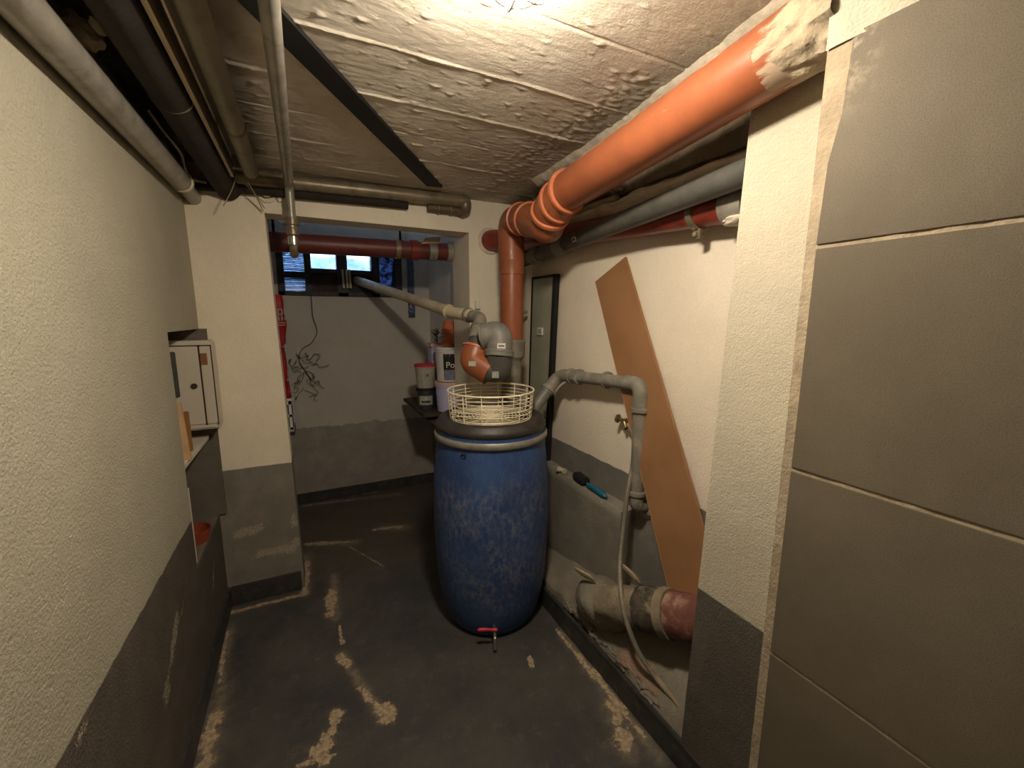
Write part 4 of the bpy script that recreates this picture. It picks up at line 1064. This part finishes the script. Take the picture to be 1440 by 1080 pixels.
# ------------------------------------------------------------------ niche in the left wall
shf = MB(); shf.box((-0.76, 1.93, 0.915), (-0.447, YB - 0.02, 0.935), None, 0.002)
tag(shf.build('shelf_board', M['cabinet']), 'pale shelf board in the left wall niche under the white cabinet', 'shelf')
cbx = thing('meter_cabinet', 'white enamelled meter cabinet with keyhole above the niche shelf', 'cabinet', (-0.56, 2.36, 0.985))
YC = 2.30
fx = -0.383
b = MB(); b.box((-0.75, YC, 0.985), (fx, YB - 0.016, 1.392), None, 0.008); b.build('body', M['cabinet'], cbx)
gx = (-0.430, 2.300, 1.384)[0]; gx2 = (-0.383, 2.300, 1.383)[0]
b = MB(); b.box((-0.74, YC - 0.006, 1.012), (gx - 0.003, YC + 0.002, 1.368), None, 0.002); dd = b.build('door', M['cabinet'], cbx)
b = MB(); b.box((gx + 0.004, YC - 0.006, 1.012), (gx2 - 0.004, YC + 0.002, 1.368), None, 0.002); b.build('side_panel', M['cabinet'], cbx)
b = MB(); b.box((gx - 0.0035, YC - 0.002, 1.006), (gx + 0.0045, YC + 0.001, 1.374)); b.box((gx2 - 0.0045, YC - 0.002, 1.006), (gx2 + 0.0005, YC + 0.001, 1.374)); b.box((-0.745, YC - 0.002, 1.368), (gx2, YC + 0.001, 1.3735)); b.build('joint', M['gap'], cbx)
k = Vector((-0.460, 2.295, 1.190))
b = MB(); b.lathe([(0.001, 0.006), (0.012, 0.005), (0.013, 0.0), (0.013, -0.004)], k, (0, -1, 0), 20); b.build('keyhole', M['gap'], dd)
p, q = (-0.425, 2.292, 1.337), (-0.396, 2.292, 1.284)
b = MB(); b.box((p[0], YC - 0.0075, q[2]), (q[0] - 0.004, YC - 0.005, p[2])); b.build('brown_label', M['wood_brown'], cbx)
p, q = (-0.541, 2.285, 1.347), (-0.529, 2.285, 1.146)
b = MB(); b.box((p[0] - 0.05, YC - 0.016, q[2]), (q[0] + 0.016, YC - 0.005, p[2]), None, 0.003); b.build('dark_window', M['greyp_dark'], dd)
p, q = Vector((-0.475, 2.021, 1.070)), Vector((-0.475, 2.187, 1.030))
wd = MB(); wd.quadprism([(-0.53, 1.995, 0.936), (-0.438, 1.995, 0.936), (-0.455, 2.02, 1.165), (-0.53, 2.02, 1.165)], (0, 0.014, 0.0))
tag(wd.build('wood_offcut', M['wood_light'], smooth=False), 'pale wooden offcut leaning at the front of the niche shelf', 'wood')
wd = MB(); wd.box((-0.56, 2.12, 0.936), (-0.458, 2.145, 1.105), Matrix.Rotation(0.12, 3, 'Z'), 0.002)
tag(wd.build('wood_block', M['wood_brown']), 'darker brown wooden block on the niche shelf before the white cabinet', 'wood')
wd = MB(); wd.quadprism([(-0.60, 1.955, 0.517), (-0.450, 1.955, 0.517), (-0.447, 1.947, 0.835), (-0.60, 1.947, 0.835)], (0, 0.010, 0))
tag(wd.build('white_board', M['cabinet'], smooth=False), 'thin pale board standing upright in the niche below the shelf', 'board')
sd_ = thing('plant_saucer', 'red brown clay saucer standing in the niche near its lower edge', 'saucer', (-0.50, 2.16, 0.516))
b = MB(); b.lathe([(0.001, 0.004), (0.052, 0.004), (0.064, 0.055), (0.068, 0.055), (0.056, 0.0), (0.001, 0.0)], (-0.50, 2.16, 0.517), (0, 0, 1), 36); b.build('bowl', M['terracotta_red'], sd_)

# ------------------------------------------------------------------ alcove: red pipe, shelf, buckets
ap = thing('alcove_pipe', 'dark red pipe crossing the alcove under the ceiling in front of the window', 'pipe', (0.3, 2.75, 1.92))
a0, a1 = Vector((-0.44, 2.75, 1.905)), Vector((0.985, 2.75, 1.925))
b = MB(); b.tube(subdiv(a0, a1, 20), 0.054, 32); b.build('pipe', M['redp_dark'], ap)
b = MB(); b.lathe([(0.054, -0.014), (0.058, -0.013), (0.058, 0.013), (0.054, 0.014)], lerp(a0, a1, 0.70), a1 - a0, 32); b.build('brown_band', M['steel_brown'], ap)
b = MB(); b.lathe([(0.055, -0.05), (0.062, -0.048), (0.062, 0.0), (0.055, 0.002)], lerp(a0, a1, 0.79), a1 - a0, 32); b.build('red_sleeve', M['redp'], ap)
for t, w in ((0.855, 0.026), (0.935, 0.02)):
    b = MB(); b.lathe([(0.055, -w), (0.060, -w + 0.002), (0.060, w - 0.002), (0.055, w)], lerp(a0, a1, t), a1 - a0, 32); b.build('steel_clamp', M['steel'], ap)
b = MB(); b.quadprism([Vector((0.70, 2.70, 1.955)), Vector((0.81, 2.69, 1.965)), Vector((0.83, 2.72, 2.005)), Vector((0.74, 2.735, 1.995))], (0, 0.012, 0.008))
tag(b.build('cardboard_scrap', M['card']), 'torn piece of cardboard tucked above the red alcove pipe', 'cardboard')

tb = thing('wall_shelf', 'dark wooden shelf on slanted brackets holding the stacked buckets in the alcove', 'shelf', (0.985, 3.1, 0.82))
b = MB(); b.box((0.695, 2.765, 0.818), (0.988, 3.42, 0.842), None, 0.003); b.build('shelf_board', M['wood_dark'], tb)
for ly in (2.82, 3.36):
    b = MB(); b.quadprism([(0.705, ly, 0.818), (0.988, ly, 0.818), (0.988, ly, 0.58), (0.965, ly, 0.58)], (0, 0.02, 0)); b.build('bracket', M['wood_dark'], tb, smooth=False)

def bucket(name, label, c, rb_, rt_, h, mt, lid=None, group=None, lidh=0.018):
    c = Vector(c)
    t = thing(name, label, 'bucket', c)
    m_ = MB(); m_.lathe([(0.001, 0.001), (rb_, 0.001), (rt_, h * 0.86), (rt_ + 0.006, h * 0.87), (rt_ + 0.006, h * 0.92), (rt_, h * 0.93), (rt_, h), (rt_ - 0.003, h), (rb_ - 0.003, 0.004), (0.001, 0.004)], c, (0, 0, 1), 36); m_.build('body', mt, t)
    if lid:
        m_ = MB(); m_.lathe([(rt_ + 0.001, h - lidh * 0.8), (rt_ + 0.006, h - lidh * 0.7), (rt_ + 0.006, h + 0.004), (rt_ - 0.004, h + 0.006), (rt_ - 0.008, h + 0.002), (0.001, h + 0.002)], c, (0, 0, 1), 36); m_.build('lid', lid, t)
    return t
def curved_label(c, r0, r1, z0, z1, a0_, a1_, mt, nm, parent, off=0.0012):
    c = Vector(c); m_ = MB(); n_ = 14
    vs_ = []
    for j in range(2):
        for i in range(n_ + 1):
            a = a0_ + (a1_ - a0_) * i / n_; r = (r0, r1)[j] + off
            vs_.append(c + Vector((r * math.cos(a), r * math.sin(a), (z0, z1)[j])))
    m_.add(vs_, [(i, i + 1, n_ + 2 + i, n_ + 1 + i) for i in range(n_)])
    vs2 = [v + (v - Vector((c.x, c.y, v.z))).normalized() * -0.0012 for v in m_.v]
    m_.add(vs2, [(n_ + 1 + i, n_ + 2 + i, i + 1, i) for i in range(n_)])
    return m_.build(nm, mt, parent)
CAMA = math.atan2(-2.9, -0.85)
ZT = 0.843
tin = bucket('paint_tin', 'dark paint tin under the grey red lidded bucket in the alcove', (0.766, 2.96, ZT), 0.062, 0.064, 0.150, M['tin_dark'], M['black'])
curved_label((0.766, 2.96, ZT), 0.0625, 0.0635, 0.035, 0.10, CAMA - 0.8, CAMA + 0.8, M['label_pale'], 'label', tin)
curved_label((0.766, 2.96, ZT), 0.0632, 0.0642, 0.05, 0.065, CAMA - 0.5, CAMA + 0.5, M['tin_dark'], 'print', tin)
gbk = bucket('lidded_bucket', 'small dirty grey bucket with red lid, stacked on the dark paint tin', (0.766, 2.96, ZT + 0.155), 0.062, 0.072, 0.165, M['bucket_grey'], M['red_lid'])
curved_label((0.766, 2.96, ZT + 0.155), 0.0655, 0.0695, 0.045, 0.115, CAMA - 0.35, CAMA + 0.75, M['label_pale'], 'label', gbk)
curved_label((0.766, 2.96, ZT + 0.155), 0.0678, 0.0695, 0.085, 0.105, CAMA + 0.1, CAMA + 0.35, M['red_lid'], 'print', gbk)
lb = bucket('plaster_bucket', 'grubby white bucket with pink rimmed lid under the black labelled bucket', (0.892, 2.83, ZT), 0.078, 0.088, 0.205, M['bucket_lilac'], M['pinkish'])
BC = Vector((0.900, 2.835, ZT + 0.213))
pb_ = bucket('adhesive_bucket', 'white bucket with black label lettered Po, half hidden behind the jamb', BC, 0.080, 0.090, 0.235, M['bucket_white'], M['bucket_white'])
curved_label(BC, 0.0835, 0.0885, 0.085, 0.195, CAMA - 0.42, CAMA + 1.2, M['label_black'], 'black_label', pb_)
curved_label(BC, 0.0812, 0.0842, 0.012, 0.085, CAMA - 0.42, CAMA + 1.2, M['label_photo'], 'picture_label', pb_)
fc = bpy.data.curves.new('lettering', 'FONT'); fc.body = 'Po'; fc.size = 0.058; fc.extrude = 0.0006; fc.align_x = 'LEFT'
fo = bpy.data.objects.new('lettering_source', fc); COL.objects.link(fo)
dg = bpy.context.evaluated_depsgraph_get()
me = bpy.data.meshes.new_from_object(fo.evaluated_get(dg)); bpy.data.objects.remove(fo)
me.name = 'lettering'; me.materials.clear(); me.materials.append(M['white_plastic'])
lo_ = bpy.data.objects.new('lettering', me); COL.objects.link(lo_); lo_.parent = pb_
for v in me.vertices:
    a = CAMA - 0.22 + v.co.x / 0.088; r = 0.0905 + v.co.z
    v.co = Vector((r * math.cos(a), r * math.sin(a), 0.100 + v.co.y))
xb = thing('tall_carton', 'tall lilac white container with orange lid behind the lettered bucket', 'container', (0.885, 3.05, ZT))
b = MB(); b.box((0.835, 3.02, ZT), (0.955, 3.14, ZT + 0.44), None, 0.008); b.build('body', M['bucket_lilac'], xb)
b = MB(); b.box((0.828, 3.014, ZT + 0.44), (0.962, 3.146, ZT + 0.465), None, 0.006); b.build('lid', M['pinkish'], xb)
b = MB(); b.box((0.84, 3.0175, ZT + 0.20), (0.95, 3.0205, ZT + 0.30)); b.build('print', M['turquoise'], xb)
b = MB()
random.seed(3)
for i in range(60):
    a = random.random() * 6.28; r = random.random() * 0.045; z0 = ZT + 0.47 + random.random() * 0.10
    c = Vector((0.895 + r * math.cos(a), 3.08 + r * math.sin(a), z0)); d = Vector((math.cos(a), math.sin(a), random.random() - 0.2)).normalized()
    s_ = d.cross(Vector((0, 0, 1))).normalized() * 0.010
    b.add([c - d * 0.006, c + s_ + d * 0.012, c + d * 0.035, c - s_ + d * 0.012 + Vector((0, 0, 0.003))], [(0, 1, 2, 3)])
b.tube([(0.895, 3.08, ZT + 0.466), (0.893, 3.078, ZT + 0.56)], 0.006, 8)
tag(b.build('dried_plant', M['dry_green']), 'bunch of dry grey green leaves on the tall lilac container', 'plant')
for i, (zz, lab) in enumerate(((ZT + 0.455, 'lower terracotta pot of the pair on the lettered bucket'), (ZT + 0.545, 'upper terracotta pot resting upside down in the pair behind the jamb'))):
    c = Vector((0.915, 2.86, zz))
    t = thing('terracotta_pot', lab, 'flower pot', c, 'stacked terracotta pots')
    b = MB(); b.lathe([(0.001, 0.088), (0.034, 0.088), (0.046, 0.026), (0.052, 0.024), (0.052, 0.0), (0.046, 0.0), (0.030, 0.082), (0.001, 0.083)], c, (0, 0, 1), 32); b.build('pot', M['terracotta'], t)

# red sack, crate and roots at the left
CS = Vector((-0.165, 3.05, 0))
ws = thing('wall_bracket_shelf', 'narrow shelf behind the white pier carrying the white crate', 'shelf', (-0.3, 3.05, 0.76))
b = MB(); b.box((-0.449, 2.93, 0.752), (-0.095, 3.2, 0.772), None, 0.002); b.build('board', M['wood_dark'], ws)
cr = thing('crate', 'white plastic crate under the red sacks behind the white pier', 'crate', (-0.2, 3.05, 0.773))
b = MB(); X0, X1, Ya, Yb_, Za, Zb_ = -0.33, -0.098, 2.95, 3.17, 0.773, 0.985
b.box((X0, Ya, Za), (X1, Yb_, Za + 0.012))
for zz in (Za + 0.01, Za + 0.095, Zb_ - 0.035): 
    hh = 0.035 if zz > 0.9 else 0.018
    b.box((X0, Ya, zz), (X1, Ya + 0.006, zz + hh)); b.box((X0, Yb_ - 0.006, zz), (X1, Yb_, zz + hh)); b.box((X0, Ya, zz), (X0 + 0.006, Yb_, zz + hh)); b.box((X1 - 0.006, Ya, zz), (X1, Yb_, zz + hh))
for i in range(5):
    xx = X0 + (X1 - X0 - 0.022) * i / 4; b.box((xx, Ya, Za), (xx + 0.022, Ya + 0.006, Zb_))
for i in range(5):
    yy_ = Ya + (Yb_ - Ya - 0.022) * i / 4; b.box((X1 - 0.006, yy_, Za), (X1, yy_ + 0.022, Zb_))
b.build('basket', M['bucket_white'], cr, smooth=False)
b = MB(); b.box((X0 - 0.006, Ya - 0.006, Zb_ - 0.012), (X1 + 0.006, Ya + 0.004, Zb_ + 0.004), None, 0.003); b.box((X1 - 0.004, Ya - 0.006, Zb_ - 0.012), (X1 + 0.008, Yb_ + 0.006, Zb_ + 0.004), None, 0.003); b.build('rim', M['white_plastic'], cr)
def sack(name, label, c, hx, hy, hz, seed):
    m_ = MB(); bm = bmesh.new(); bmesh.ops.create_cube(bm, size=2); bmesh.ops.subdivide_edges(bm, edges=bm.edges[:], cuts=9, use_grid_fill=True)
    bm.verts.index_update(); vs_ = []
    for v in bm.verts:
        p = v.co.copy()
        k_ = 1.0 - 0.12 * abs(p.z) ** 3
        pr = p.copy(); pr.normalize()
        xy = Vector((p.x, p.y, 0)); 
        if xy.length > 1: xy = xy.normalized() * (1 + (xy.length - 1) * 0.5)
        q_ = Vector((xy.x * hx * k_, xy.y * hy * k_, p.z * hz))
        q_ += Vector((noise.noise(p * 1.7 + Vector((seed, 0, 0))), noise.noise(p * 1.7 + Vector((0, seed, 0))), 0.4 * noise.noise(p * 2.2 + Vector((0, 0, seed))))) * 0.016
        vs_.append(Vector(c) + q_)
    m_.add(vs_, [[v.index for v in f.verts] for f in bm.faces]); bm.free()
    return m_
sk2 = thing('printed_sack', 'upper red sack with pale printing showing behind the white pier', 'sack', (-0.19, 3.06, 1.30))
sack('s', '', (-0.190, 3.06, 1.475), 0.085, 0.085, 0.160, 2).build('bag', M['red_cloth'], sk2)
pm = MB()
for (dx, dz, w, h) in ((0.000, 0.09, 0.026, 0.006), (0.000, 0.075, 0.006, 0.022), (0.020, 0.075, 0.006, 0.022), (0.0, 0.058, 0.026, 0.006), (0.0, 0.035, 0.007, 0.026), (0.018, 0.035, 0.007, 0.026), (0.034, 0.035, 0.006, 0.024), (0.0, 0.008, 0.036, 0.006), (0.0, -0.006, 0.036, 0.006)):
    pm.box((-0.138 + dx, 2.965, 1.455 + dz - h / 2), (-0.138 + dx + w, 2.972, 1.455 + dz + h / 2))
pm.build('printing', M['label_pale'], sk2, smooth=False)
sk3 = thing('red_sack', 'lower plain red sack standing in the white crate behind the pier', 'sack', (-0.20, 3.06, 0.79))
sack('s', '', (-0.195, 3.06, 1.045), 0.082, 0.082, 0.255, 5).build('bag', M['red_cloth'], sk3)
b = MB(); b.tube(catmull([(-0.115, 2.955, 1.33), (-0.108, 2.95, 1.25), (-0.10, 2.955, 1.15), (-0.115, 2.965, 1.10)], 6), 0.004, 8); b.build('white_cord', M['label_pale'], sk3)

b = MB(); random.seed(11)
def rt(pts_, r=0.0035):
    pts_ = [Vector(p) for p in pts_]
    for p in pts_: p.y = min(p.y, 3.606)
    b.tube(catmull(pts_, 6), r, 6)
rt([(0.055, 3.600, 1.753), (0.067, 3.600, 1.637), (0.068, 3.600, 1.503), (0.091, 3.600, 1.388), (0.045, 3.600, 1.301), (-0.027, 3.600, 1.248), (-0.048, 3.600, 1.161), (-0.009, 3.600, 1.082), (0.026, 3.600, 1.007)], 0.0030)
for i in range(24):
    x0 = 400 + random.random() * 38; y0 = 490 + random.random() * 60
    q0 = Vector((-0.033, 3.600, 1.094)) + Vector(((random.random() - 0.6) * 0.22, 0, (random.random() - 0.6) * 0.32))
    pl = [q0]
    for j in range(4): pl.append(pl[-1] + Vector(((random.random() - 0.45) * 0.09, -random.random() * 0.01, (random.random() - 0.55) * 0.09)))
    rt(pl, 0.0014 + random.random() * 0.0011)
tag(b.build('ivy_roots', M['root']), 'tangle of dry brown roots creeping down the alcove wall beside the red sacks', 'roots')
b = MB()
for dx in (0.0, 0.028, 0.05):
    c = Vector((0.297, 3.570, 1.793)) + Vector((dx, 0, 0))
    b.tube([c + Vector((0, 0, 0.07)), c + Vector((0.004, 0, -0.07))], 0.009, 10)
tag(b.build('pipe_strap', M['whitep']), 'pale twisted straps hanging round the window end of the sloping pipe', 'strap')
b = MB(); b.grid((0.800, 3.585, 1.50), (0.055, 0, 0), (0, 0, 0.50), 14, 60, lambda p: 0.010 * noise.noise(p * 28), (0, -1, 0)); b.grid((0.800, 3.589, 1.50), (0.055, 0, 0), (0, 0, 0.50), 14, 60, lambda p: 0.010 * noise.noise(p * 28), (0, -1, 0))
tag(b.build('plastic_sheet', M['film_dark']), 'crumpled blue plastic strip hanging at the right of the window', 'plastic sheet')
